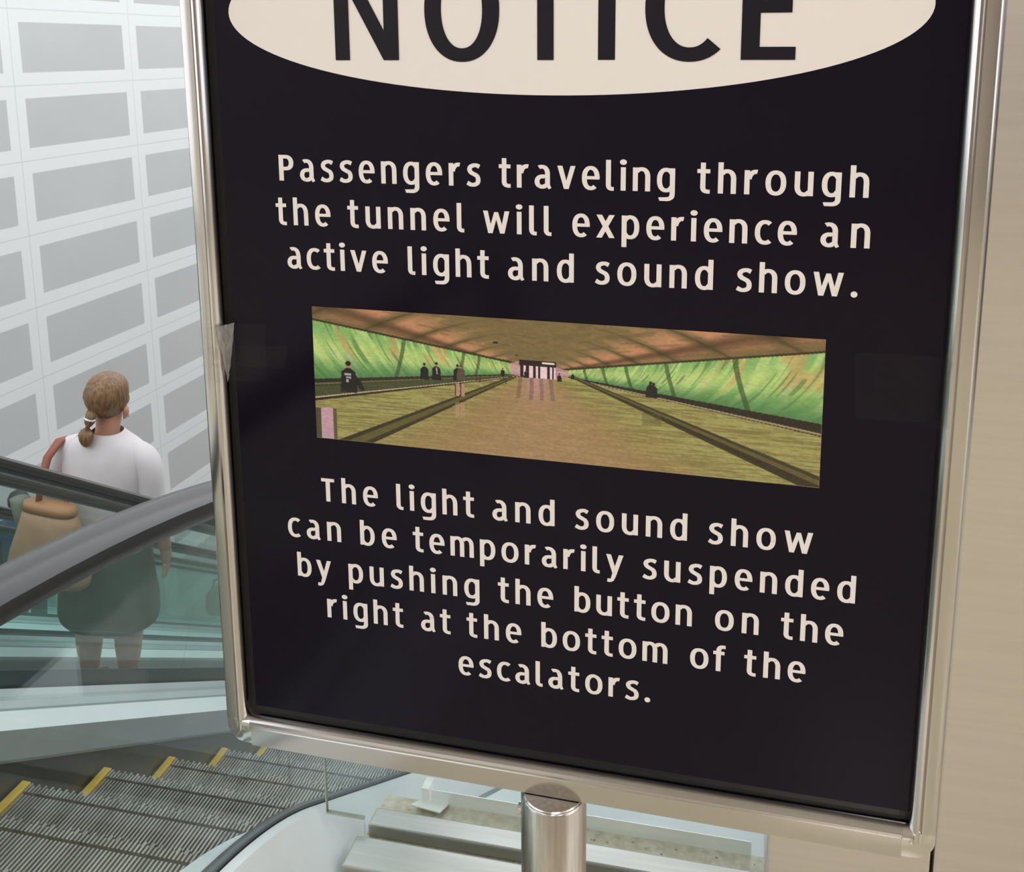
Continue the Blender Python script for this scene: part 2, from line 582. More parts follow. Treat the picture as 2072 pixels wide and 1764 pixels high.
# one step: cleated tread with a nose row, dark body, yellow edge strips
def make_step():
    w = TR - TL
    bm = bmesh.new()
    pitch = 0.0098
    n = int((w - 0.05) / pitch)
    x0 = -n * pitch / 2
    for i in range(n):
        xa = x0 + i * pitch
        a, b = xa + 0.0022, xa + 0.0068
        bev = 0.0008
        for (ya, yb, zz) in ((-0.300, -0.031, 0.0), (-0.0265, -0.004 if i % 2 else 0.004, 0.003)):
            v = [(xa + 0.001, ya, -0.009), (a, ya, zz), (b, ya, zz), (b + 0.001, ya, -0.009)]
            wv = [(xa + 0.001, yb, -0.009), (a, yb - bev, zz), (b, yb - bev, zz), (b + 0.001, yb, -0.009)]
            vs = [bm.verts.new(p) for p in v + wv]
            for f in ((0, 1, 5, 4), (1, 2, 6, 5), (2, 3, 7, 6), (4, 5, 6, 7), (0, 3, 2, 1)):
                bm.faces.new([vs[k] for k in f])
    st = bm_obj('step', bm, M['cleat'])
    bm = bmesh.new()
    add_box(bm, -w / 2, w / 2, -0.302, -0.001, -0.03, -0.009)
    add_box(bm, -w / 2, w / 2, -0.012, -0.002, -0.24, -0.03)
    bm_obj('riser', bm, M['step_dark'], st)
    for sgn in (-1, 1):
        bm = bmesh.new()
        xa = sgn * (w / 2 - 0.024); xb = sgn * (w / 2)
        add_box(bm, min(xa, xb), max(xa, xb), -0.300, 0.004, -0.010, 0.006, 0.0015)
        bm_obj('yellow_edge', bm, M['yellow'], st)
    return st


step0 = make_step()
step0.parent = esc
SC_U = (TL + TR) / 2
k0 = 1.897 - 0.3 * 7
for i in range(36):
    o = step0 if i == 0 else copy_tree(step0, esc)
    s = k0 + 0.3 * i
    o.location = (SC_U, s, step_base_z(s))

# neighbours behind, each one gap further to the left
NAMES = ['second escalator, the one the woman in the white top rides', 'third escalator, seen through the glass behind the woman', 'farthest escalator, along the white panelled wall']
for k in range(3):
    c = copy_tree(esc, skip=('yellow_edge',) if k else ())
    c.location = LN * (-1.49 * (k + 1))
    c['label'] = NAMES[k]

# outer cladding of the nearest escalator towards the sign (only this one shows it)
bm = bmesh.new()
rings = []
for t in TAUS[:2] + [RARC * TH * i / 60 for i in range(61)] + [0.5, 0.55, 0.6, 0.7, 0.8, 1.0] + TAUS[-4:]:
    ring_ = []
    for u_, h_ in ((UR + 0.007, 0.20), (UR + 0.007, 0.244), (UR + 0.02, 0.240), (UR + 0.087, 0.172), (UR + 0.087, 0.10), (UR + 0.02, 0.17)):
        s_, z_ = off(t, h_)
        if u_ > UR + 0.08: z_ = min(z_, 0.004 if h_ > 0.15 else -0.03)      # the outer edge dies into the floor
        ring_.append((u_, s_, z_))
    rings.append(ring_)
add_sweep(bm, rings)
bm_obj('outer_deck', bm, M['deck_steel'], esc, True, auto=30)
# gap covers between neighbouring escalators
for k in range(3):
    bm = bmesh.new(); sweep_profile(bm, [(UL - 0.006, 0.19), (UL - 0.29, 0.19), (UL - 0.29, 0.15), (UL - 0.006, 0.15)])
    g = bm_obj('gap_cover', bm, M['steel_dull'], loc=LN * (-1.49 * k), rotz=-AZ)
    tag(g, ['grey cover strip between the nearest and the second escalator', 'grey cover strip between the second and the third escalator', 'grey cover strip between the third and the farthest escalator'][k], 'cover strip', 'cover strips between escalators')

# lower cladding right of the dark slot
TS = [0.45, 0.6, 0.9, 1.5, 3, 6, TAU_END]
bm = bmesh.new(); sweep_profile(bm, [(-0.560, 0.12), (-0.512, 0.12), (-0.512, -0.3), (-0.560, -0.3)], TS[2:])
tag(bm_obj('slot_channel', bm, M['dark'], rotz=-AZ), 'dark slot beside the steel cladding beyond the floor edge', 'channel')
bm = bmesh.new(); sweep_profile(bm, [(-0.508, 0.20), (0.6, 0.20), (0.6, 0.1), (-0.508, 0.1)], TS[3:] if False else [0.93, 1.5, 3, 6, TAU_END])
tag(bm_obj('cladding_panel', bm, M['deck_steel'], rotz=-AZ), 'pale blue steel panel sloping down behind the sign pole', 'panel')

# ------------------------------------------------------------------ floor edge, glass barrier, column
bm = bmesh.new()
add_box(bm, -0.485, 0.022, 1.376, 1.3775, -0.10, 0.024)
up = bm_obj('trim_1', bm, M['trim'], rotz=-AZ)
tag(up, kind='structure')
bm = bmesh.new()
vs = [bm.verts.new(p) for p in [(-0.502, 1.376, 0.004), (-0.455, 1.376, 0.004), (-0.460, 1.345, 0.012), (-0.510, 1.349, 0.014),
                                (-0.502, 1.376, 0.001), (-0.455, 1.376, 0.001), (-0.460, 1.345, 0.010), (-0.510, 1.349, 0.012)]]
for f in ((0, 1, 2, 3), (7, 6, 5, 4), (0, 4, 5, 1), (1, 5, 6, 2), (2, 6, 7, 3), (3, 7, 4, 0)):
    bm.faces.new([vs[i] for i in f])
add_box(bm, -0.500, -0.488, 1.374, 1.40, 0.0, 0.026)
bm_obj('folded_tab', bm, M['trim'], up)

gb = empty('glass_barrier', lane(-0.27, 1.268, 0), -AZ)
tag(gb, 'clear glass barrier panel held by two steel bars behind the sign pole', 'barrier')
bm = bmesh.new()
pl = [(-0.285, 0.006), (0.310, 0.006), (0.310, 1.0), (-0.345, 1.0), (-0.345, 0.05), (-0.285, 0.05)]
fa = [bm.verts.new((x_, -0.003, z_)) for x_, z_ in pl]; fb = [bm.verts.new((x_, 0.003, z_)) for x_, z_ in pl]
bm.faces.new(fa); bm.faces.new(fb[::-1])
for i in range(6): bm.faces.new((fa[i], fa[(i + 1) % 6], fb[(i + 1) % 6], fb[i]))
bm_obj('glass_pane', bm, M['glass_clear'], gb)
bm = bmesh.new()
add_box(bm, -0.3465, -0.345, -0.003, 0.003, 0.05, 1.0); add_box(bm, -0.3465, -0.285, -0.003, 0.003, 0.047, 0.05)
bm_obj('glass_rim', bm, M['glass_rim'], gb)
bm = bmesh.new(); add_box(bm, -0.288, 0.308, 0.018, 0.056, 0.0, 0.022, 0.003); bm_obj('clamp_bar', bm, M['bar_steel'], gb)
bm = bmesh.new(); add_box(bm, -0.292, 0.308, -0.075, -0.014, 0.0, 0.030, 0.003); bm_obj('clamp_bar', bm, M['bar_steel'], gb)

cl = empty('steel_column', lane(1.4, 1.9, 0), -AZ)
tag(cl, 'broad column clad in brushed steel on the right of the sign', 'column')
bm = bmesh.new(); add_box(bm, 0.041 - 1.4, 0.2505 - 1.4, 1.25 - 1.9, 2.6 - 1.9, 0.0, 3.29, 0.004); bm_obj('cladding_panel', bm, M['column'], cl)
bm = bmesh.new(); add_box(bm, 0.2535 - 1.4, 2.9 - 1.4, 1.25 - 1.9, 2.6 - 1.9, 0.0, 3.29, 0.004); bm_obj('cladding_panel', bm, M['column'], cl)
bm = bmesh.new(); add_box(bm, 0.06 - 1.4, 2.8 - 1.4, 1.29 - 1.9, 2.5 - 1.9, 0.0, 3.28); bm_obj('core', bm, M['dark'], cl)

# ------------------------------------------------------------------ the sign
POLE_X = -0.2235
sg = empty('notice_sign', SD * DS + SX * (POLE_X * DS), -SAZ)
tag(sg, 'pole-mounted poster sign with dark navy notice in a silver snap frame', 'sign')


def sl(X, Z, y=0.0):
    """sign coordinates (unit eye distance, from the eye level) to the sign's own frame"""
    return ((X - POLE_X) * DS, y, EYE + Z * DS)


PX0, PX1, PZ0, PZ1 = -0.6025, 0.1575, -0.7890, 0.190
OX0, OX1, OZ0, OZ1 = -0.6315, 0.1850, -0.8335, 0.222
# dark backing with a gap round the poster
bm = bmesh.new(); a, b = sl(OX0 + 0.004, OZ0 + 0.004), sl(OX1 - 0.004, OZ1 - 0.004)
add_box(bm, a[0], b[0], 0.004, 0.014, a[2], b[2]); bm_obj('backing_board', bm, M['gap'], sg)
bm = bmesh.new(); a, b = sl(PX0 + 0.007, PZ0 + 0.004), sl(PX1 - 0.0005, PZ1 - 0.003)
add_box(bm, a[0], b[0], 0.0, 0.003, a[2], b[2]); poster = bm_obj('poster', bm, M['poster'], sg)

# snap frame rails: flat outer face, groove, rounded inner roll
def rail(p0, p1, inward, depth_end=0.0):
    """p0,p1: outer edge ends in sign frame (x,z); inward: unit vector; lofts the profile between them"""
    Wd = 0.0225
    prof = [(0.0, 0.016), (0.0, -0.0045), (0.0010, -0.0068), (0.0018, -0.0082), (0.0028, -0.0089), (0.0033, -0.00905), (0.0114, -0.0094), (0.0119, -0.0094), (0.0126, -0.0088), (0.0134, -0.0104), (0.0146, -0.0122), (0.0166, -0.0126), (0.0188, -0.0112), (0.0206, -0.0086), (0.0214, -0.0045), (0.0216, -0.0006), (0.0205, 0.0035), (0.0205, 0.016)]
    rings = []
    for (px, pz) in (p0, p1):
        rings.append([(px + inward[0] * t, y, pz + inward[1] * t) for t, y in prof])
    bm = bmesh.new(); add_sweep(bm, rings)
    return bm


ax0, _, az0 = sl(OX0, OZ0); ax1, _, az1 = sl(OX1, OZ1)
CR = 0.026
sc = 1.0
bm_obj('frame_rail', rail((ax0, az0 + CR), (ax0, az1 - CR), (1, 0)), M['alu'], sg, True, auto=25)
bm_obj('frame_rail', rail((ax1, az1 - CR), (ax1, az0 + CR), (-1, 0)), M['alu'], sg, True, auto=25)


def hrail(z, sgn):
    """the horizontal rails are a little wider"""
    prof = [(0.0, 0.016), (0.0, -0.004), (0.0012, -0.0088), (0.0017, -0.00885), (0.0186, -0.0096), (0.0190, -0.0096), (0.0200, -0.0090), (0.0208, -0.0102), (0.0226, -0.0122), (0.0248, -0.0126), (0.0270, -0.0114), (0.0288, -0.0086), (0.0300, -0.0045), (0.0303, -0.0006), (0.0292, 0.0035), (0.0292, 0.016)]
    bm = bmesh.new()
    add_sweep(bm, [[(x, y, z + sgn * t) for t, y in prof] for x in (ax0 + CR, ax1 - CR)])
    return bm


bm_obj('frame_rail', hrail(az0, 1), M['alu'], sg, True, auto=25)
bm_obj('frame_rail', hrail(az1, -1), M['alu'], sg, True, auto=25)


def corner(cx, cz, sx_, sz_):
    """chrome corner: quarter-round outside, follows the two rails inside"""
    prof = [(0.0, 0.0165), (0.0, -0.0042), (0.0013, -0.0070), (0.0125, -0.0101), (0.0138, -0.0098), (0.0152, -0.0126), (0.0172, -0.0132), (0.0192, -0.0120), (0.0208, -0.0090), (0.0218, -0.0046), (0.0220, 0.0), (0.0220, 0.0165)]
    bm = bmesh.new()
    rings = []
    Ro = 0.0185
    path = [((cx, cz + sz_ * (CR + 0.0006)), (sx_, 0), 1.0)]
    for i in range(11):
        a = (math.pi / 2) * i / 10
        path.append(((cx + sx_ * (Ro - Ro * math.cos(a)), cz + sz_ * (Ro - Ro * math.sin(a))), (sx_ * math.cos(a), sz_ * math.sin(a)), None))
    path.append(((cx + sx_ * (CR + 0.0006), cz), (0, sz_), 1.0))
    for (px, pz), nrm, _k in path:
        ring = []
        for t, y in prof:
            e = 1 + 0.37 * abs(nrm[1])
            ix, iz = px + nrm[0] * t * e, pz + nrm[1] * t * e
            if _k is None and t > 0.012:
                pass
            ring.append((ix, y, iz))
        rings.append(ring)
    add_sweep(bm, rings)
    # moulded fill between the arc and the inner corner
    add_box(bm, min(cx + sx_ * 0.012, cx + sx_ * 0.0255), max(cx + sx_ * 0.012, cx + sx_ * 0.0255), -0.009, 0.016,
            min(cz + sz_ * 0.014, cz + sz_ * 0.0255), max(cz + sz_ * 0.014, cz + sz_ * 0.0255), 0.004)
    return bm


for cx, cz, a, b in ((ax0, az0, 1, 1), (ax1, az0, -1, 1), (ax0, az1, 1, -1), (ax1, az1, -1, -1)):
    tag(bm_obj('corner_cap', corner(cx, cz, a, b), M['chrome'], sg, True, auto=30))

# pole, cap, screw, base plate
PR = 0.0285
ptop = EYE - 0.8345 * DS
bm = bmesh.new()
n = 40
rings = []
for z, r in ((0.012, PR), (ptop - 0.002, PR), (ptop, PR - 0.0015)):
    rings.append([(r * math.cos(2 * math.pi * i / n), 0.0 + r * math.sin(2 * math.pi * i / n), z) for i in range(n)])
add_sweep(bm, rings)
bm_obj('pole', bm, M['pole'], sg, True, auto=40)
bm = bmesh.new()
add_loft(bm, [(0, 0.0, ptop + 0.0002, PR - 0.002, PR - 0.002), (0, 0.0, ptop + 0.0012, PR - 0.003, PR - 0.003)], 40)
bm_obj('pole_cap', bm, M['pole'], sg, True, auto=40)
bm = bmesh.new()
for i in range(2):
    pass
add_tube(bm, [(-PR + 0.001, -0.002, ptop - 0.020), (-PR - 0.002, -0.002, ptop - 0.020), (-PR - 0.0032, -0.002, ptop - 0.020)], [0.0062, 0.0062, 0.003], 16)
bm_obj('screw', bm, M['chrome'], sg, True, auto=40)
bm = bmesh.new(); add_loft(bm, [(0, 0, 0, 0.19, 0.19), (0, 0, 0.008, 0.19, 0.19), (0, 0, 0.012, 0.18, 0.18)], 48)
bm_obj('base_plate', bm, M['pole'], sg, True, auto=30)

# ------------------------------------------------------------------ lettering, drawn stroke by stroke (x-height = 1)
VT, HT = 0.215, 0.165


def ring(cx, cy, rx, ry, a0, a1, tx=VT, ty=HT, p=2.25, n=None):
    n = n or max(6, int(abs(a1 - a0) / 9))
    out = []
    pts = []
    for i in range(n + 1):
        a = R_(a0 + (a1 - a0) * i / n)
        c, s = math.cos(a), math.sin(a)
        fx, fy = math.copysign(abs(c) ** (2 / p), c), math.copysign(abs(s) ** (2 / p), s)
        pts.append(((cx + rx * fx, cy + ry * fy), (cx + (rx - tx) * fx, cy + (ry - ty) * fy)))
    for (a, b), (c_, d) in zip(pts, pts[1:]):
        out.append([a, c_, d, b])
    return out


def rect(x0, y0, x1, y1):
    return [[(x0, y0), (x1, y0), (x1, y1), (x0, y1)]]


def quad(*p):
    return [list(p)]


def dot(cx, cy, rx, ry, n=24):
    return [[(cx + rx * math.cos(2 * math.pi * i / n), cy + ry * math.sin(2 * math.pi * i / n)) for i in range(n)]]


def stroke(pts, w):
    """smooth ribbon through points"""
    P = np.array(pts, float)
    Q = []
    ext = np.vstack([2 * P[0] - P[1], P, 2 * P[-1] - P[-2]])
    for i in range(1, len(ext) - 2):
        for t in np.linspace(0, 1, 6, endpoint=False):
            p0, p1, p2, p3 = ext[i - 1:i + 3]
            Q.append(0.5 * (2 * p1 + (p2 - p0) * t + (2 * p0 - 5 * p1 + 4 * p2 - p3) * t * t + (3 * p1 - p0 - 3 * p2 + p3) * t ** 3))
    Q.append(P[-1]); Q = np.array(Q)
    T = np.gradient(Q, axis=0); T /= np.linalg.norm(T, axis=1)[:, None]
    N = np.stack([-T[:, 1], T[:, 0]], 1)
    ww = np.asarray([w(abs(t[1])) for t in T])[:, None] / 2
    A, B = Q + N * ww, Q - N * ww
    return [[tuple(A[i]), tuple(A[i + 1]), tuple(B[i + 1]), tuple(B[i])] for i in range(len(Q) - 1)]


def glyph(ch):
    if ch == 'o': return 0.83, ring(.415, .5, .415, .52, 0, 360)
    if ch == 'c': return 0.63, ring(.415, .5, .415, .52, 52, 308)
    if ch == 'e': return 0.76, ring(.385, .5, .385, .52, -4, 309) + rect(.15, .445, .745, .585)
    if ch == 'n': return 0.74, rect(0, 0, VT, 1) + ring(.37, .6, .37, .42, 0, 140) + rect(.74 - VT, 0, .74, .61)
    if ch == 'h': return 0.74, rect(0, 0, VT, 1.3) + ring(.37, .6, .37, .42, 0, 140) + rect(.74 - VT, 0, .74, .61)
    if ch == 'm': return 1.16, rect(0, 0, VT, 1) + ring(.345, .6, .345, .42, 0, 138) + rect(.69 - VT, 0, .69, .61) + ring(.815, .6, .345, .42, 0, 138) + rect(1.16 - VT, 0, 1.16, .61)
    if ch == 'u': return 0.74, rect(.74 - VT, 0, .74, 1) + ring(.37, .4, .37, .42, 180, 320) + rect(0, .39, VT, 1)
    if ch == 'r': return 0.52, rect(0, 0, VT, 1) + ring(.47, .52, .40, .51, 82, 165, ty=.175)
    if ch == 't': return 0.50, quad((.10, .25), (.315, .25), (.315, 1.27), (.11, 1.27)) + ring(.41, .255, .31, .275, 180, 268) + rect(.39, -.02, .50, .145) + rect(-.03, .83, .50, 1.0)
    if ch == 'l': return 0.34, rect(0, .25, VT, 1.3) + ring(.27, .255, .27, .275, 180, 265) + rect(.245, -.02, .345, .145)
    if ch == 'i': return 0.25, rect(.018, 0, .018 + VT, 1) + dot(.125, 1.215, .15, .118)
    if ch == 'f': return 0.50, rect(.10, 0, .10 + VT, 1.03) + ring(.40, 1.0, .30, .31, 90, 180) + rect(.395, 1.145, .51, 1.31) + rect(-.03, .83, .47, 1.0)
    if ch == 'b': return 0.76, rect(0, 0.02, VT, 1.3) + quad((0, .02), (.10, 0), (.2, .1), (.2, .2)) + ring(.37, .5, .39, .52, -140, 140)
    if ch == 'd': return 0.76, rect(.76 - VT, 0, .76, 1.3) + ring(.39, .5, .39, .52, 40, 320)
    if ch == 'p': return 0.76, rect(0, -.37, VT, 1) + ring(.37, .5, .39, .52, -140, 140)
    if ch == 'g': return 0.76, rect(.76 - VT, -.1, .76, 1) + ring(.39, .5, .39, .52, 40, 320) + ring(.40, -.09, .36, .30, 268, 362) + quad((.07, -.235), (.41, -.225), (.41, -.39), (.12, -.385))
    if ch == 'a': return 0.72, ring(.32, .62, .36, .40, 0, 118) + rect(.68 - VT, .12, .68, .63) + quad((.465, .16), (.68, .16), (.745, .02), (.62, -.035)) + ring(.34, .29, .34, .31, 62, 305, p=2.1) + rect(.33, .445, .5, .6) + quad((.33, -.02), (.33, .145), (.5, .23), (.56, .08))
    if ch == 's': return 0.62, stroke([(.585, .865), (.45, .925), (.31, .92), (.175, .855), (.125, .735), (.19, .615), (.33, .535), (.46, .46), (.52, .33), (.50, .17), (.37, .078), (.20, .07), (.02, .15)], lambda v: .165 + .045 * v)
    if ch == 'v': return 0.80, quad((0, 1), (.225, 1), (.50, 0), (.295, 0)) + quad((.585, 1), (.80, 1), (.505, 0), (.30, 0))
    if ch == 'y': return 0.80, quad((0, 1), (.225, 1), (.52, .06), (.32, .0)) + quad((.585, 1), (.80, 1), (.455, -.09), (.25, -.09)) + quad((.25, -.09), (.455, -.09), (.36, -.30), (.23, -.205)) + quad((.07, -.205), (.24, -.205), (.365, -.30), (.22, -.375)) + quad((.07, -.205), (.22, -.375), (.15, -.38), (.06, -.37))
    if ch == 'w': return 1.20, quad((0, 1), (.215, 1), (.43, 0), (.225, 0)) + quad((.225, 0), (.43, 0), (.69, .95), (.51, .95)) + quad((.51, .95), (.69, .95), (.975, 0), (.77, 0)) + quad((.985, 1), (1.20, 1), (.975, 0), (.77, 0))
    if ch == 'x': return 0.80, quad((0, 1), (.245, 1), (.80, 0), (.555, 0)) + quad((.555, 1), (.795, 1), (.24, 0), (0, 0))
    if ch == 'P': return 0.74, rect(0, 0, .23, 1.19) + ring(.36, .835, .38, .355, -90, 90, .23, .165) + rect(.2, 1.025, .37, 1.19) + rect(.2, .48, .37, .645)
    if ch == 'T': return 0.68, rect(0, 1.02, .68, 1.19) + rect(.23, 0, .45, 1.1)
    if ch == '.': return 0.27, dot(.135, .115, .135, .13)
    raise KeyError(ch)


XH = 0.02345
STAG = 0


def add_poly(bm, poly, X0, Z0, kx, kz, y):
    global STAG
    STAG = (STAG + 1) % 60                    # neighbouring strokes never share one plane exactly
    yy = y - STAG * 5e-6
    bm.faces.new([bm.verts.new(sl(X0 + p[0] * kx, Z0 + p[1] * kz, yy)) for p in poly])


def add_word(bm, word, xa, xb, zb):
    gs = [glyph(c) for c in word]
    u = XH * 1.0
    tot = sum(g[0] for g in gs) * u
    gap = (xb - xa - tot) / max(1, len(gs) - 1)
    x = xa
    for w, polys in gs:
        for p in polys:
            add_poly(bm, p, x, zb, u, XH, -0.0004)
        x += w * u + gap


LINES1 = [(-0.1395, [('Passengers', -0.5282, -0.3011), ('traveling', -0.2806, -0.1015), ('through', -0.0793, 0.0804)]),
          (-0.1880, [('the', -0.5335, -0.4702), ('tunnel', -0.4494, -0.3194), ('will', -0.2986, -0.2261), ('experience', -0.2043, 0.0165), ('an', 0.0387, 0.084)]),
          (-0.2363, [('active', -0.5235, -0.4058), ('light', -0.3829, -0.2932), ('and', -0.2724, -0.2025), ('sound', -0.1801, -0.0617), ('show.', -0.0388, 0.0756)])]
LINES2 = [(-0.5075, [('The', -0.4952, -0.4265), ('light', -0.4042, -0.3133), ('and', -0.2923, -0.2225), ('sound', -0.1998, -0.0804), ('show', -0.0582, 0.0464)]),
          (-0.5560, [('can', -0.5398, -0.4732), ('be', -0.4497, -0.4055), ('temporarily', -0.3851, -0.147), ('suspended', -0.126, 0.0906)]),
          (-0.6050, [('by', -0.5301, -0.4874), ('pushing', -0.4658, -0.3084), ('the', -0.2862, -0.2241), ('button', -0.2003, -0.0729), ('on', -0.0487, -0.0035), ('the', 0.0195, 0.0811)]),
          (-0.6530, [('right', -0.4946, -0.4003), ('at', -0.3788, -0.3433), ('the', -0.3235, -0.2605), ('bottom', -0.2375, -0.0977), ('of', -0.0736, -0.0369), ('the', -0.0163, 0.0457)]),
          (-0.7020, [('escalators.', -0.3347, -0.1153)])]
for lines in (LINES1, LINES2):
    bm = bmesh.new()
    for zb, words in lines:
        for wd_, xa, xb in words:
            add_word(bm, wd_, xa, xb, zb)
    o = bm_obj('lettering', bm, M['print_white'], poster)

# headline oval and its letters
bm = bmesh.new()
EC = (-0.2249, 0.0385)
add_poly(bm, [(0.3528 * math.cos(2 * math.pi * i / 128), 0.0845 * math.sin(2 * math.pi * i / 128)) for i in range(128)], EC[0], EC[1], 1, 1, -0.0003)
bm_obj('headline_oval', bm, M['print_white'], poster)
bm = bmesh.new()
HB, HC, HS = -0.0113, 0.0995, 0.0166


def hl(polys, x0=0.0):
    for p in polys: add_poly(bm, p, x0, HB, 1, 1, -0.0008)


hl(rect(-0.4564, 0, -0.4403, HC) + rect(-0.4022, 0, -0.3862, HC) + quad((-0.4030, 0), (-0.3862, 0), (-0.4392, HC), (-0.4564, HC)))
hl(ring(-0.3184, HC / 2, 0.0394, HC / 2 + .0018, 0, 360, 0.0178, 0.0135, 2.15, 60))
hl(rect(-0.2403, 0, -0.2237, HC) + rect(-0.2690, HC - .0125, -0.1950, HC))
hl(rect(-0.1794, 0, -0.1625, HC))
hl(ring(-0.0905, HC / 2, 0.0432, HC / 2 + .0018, 50, 311, 0.0185, 0.0135, 2.15, 50))
hl(rect(-0.0423, 0, -0.0252, HC) + rect(-0.0423, 0, 0.0078, .0120) + rect(-0.0423, .0433, 0.0034, .0550) + rect(-0.0423, HC - .012, 0.0068, HC))
bm_obj('headline_letters', bm, M['print_navy'], poster)

# strips of clear tape over the frame and poster edges
def tape(name, quadpts, y, seg=8, parent=sg, wrinkle=0.0):
    bm = bmesh.new()
    (xa, za), (xb, zb), (xc, zc), (xd, zd) = quadpts
    rows = []
    for i in range(seg + 1):
        t = i / seg
        row = []
        for j in range(seg + 1):
            v = j / seg
            X = (xa + (xb - xa) * t) * (1 - v) + (xd + (xc - xd) * t) * v
            Z = (za + (zb - za) * t) * (1 - v) + (zd + (zc - zd) * t) * v
            yy = y(X) + wrinkle * random.uniform(-1, 1)
            row.append(bm.verts.new(sl(X, Z, yy)))
        rows.append(row)
    for i in range(seg):
        for j in range(seg):
            bm.faces.new((rows[i][j], rows[i + 1][j], rows[i + 1][j + 1], rows[i][j + 1]))
    r = bmesh.ops.extrude_face_region(bm, geom=bm.faces[:])
    bmesh.ops.translate(bm, verts=[v for v in r['geom'] if isinstance(v, bmesh.types.BMVert)], vec=(0, -0.00008, 0))
    return bm_obj(name, bm, M['tape'], parent)


def ytape(X):
    # over the frame roll on the outside, down on to the poster inside
    d = min(X - OX0, OX1 - X)
    if d < 0.028: return -0.0134
    t = min(1, (d - 0.028) / 0.012)
    return -0.0134 + (0.0134 - 0.0012) * t


tape('clear_tape', [(-0.6287, -0.3050), (-0.5545, -0.3030), (-0.5555, -0.3505), (-0.6275, -0.3410)], ytape, 14)
tape('clear_tape', [(-0.6280, -0.3300), (-0.5270, -0.3259), (-0.5327, -0.3530), (-0.6270, -0.3535)], lambda X: ytape(X) - 0.0002, 14)
tape('clear_tape', [(-0.6270, -0.3480), (-0.5550, -0.3470), (-0.5557, -0.3697), (-0.6262, -0.3715)], lambda X: ytape(X) - 0.0004, 14)
tape('clear_tape', [(0.0765, -0.2909), (0.1640, -0.2893), (0.1640, -0.3567), (0.0810, -0.3579)], ytape, 14)
M['tape_cloudy'] = glass_mat('wrinkled_tape', (0.86, 0.86, 0.85), 0.25, 0.3)
_nt = M['tape_cloudy'].node_tree
_d = node(_nt, 'ShaderNodeBsdfDiffuse'); _d.inputs[0].default_value = (0.55, 0.54, 0.52, 1)
_mx = node(_nt, 'ShaderNodeMixShader'); _mx.inputs[0].default_value = 0.22
_o = _nt.nodes['Material Output']; _src = _o.inputs[0].links[0].from_socket
_nt.links.new(_src, _mx.inputs[1]); _nt.links.new(_d.outputs[0], _mx.inputs[2]); _nt.links.new(_mx.outputs[0], _o.inputs[0])
w1 = tape('wrinkled_tape', [(-0.6045, -0.3035), (-0.5915, -0.3020), (-0.5945, -0.3360), (-0.5985, -0.3690)], lambda X: ytape(X) - 0.0012, 9, wrinkle=0.0009)
w1.data.materials[0] = M['tape_cloudy']

# ------------------------------------------------------------------ the printed tunnel photograph on the poster (flat print, coloured per point)
def srgb(c):
    c = np.asarray(c, float) / 255.0
    return np.where(c <= 0.04045, c / 12.92, ((c + 0.055) / 1.055) ** 2.4)


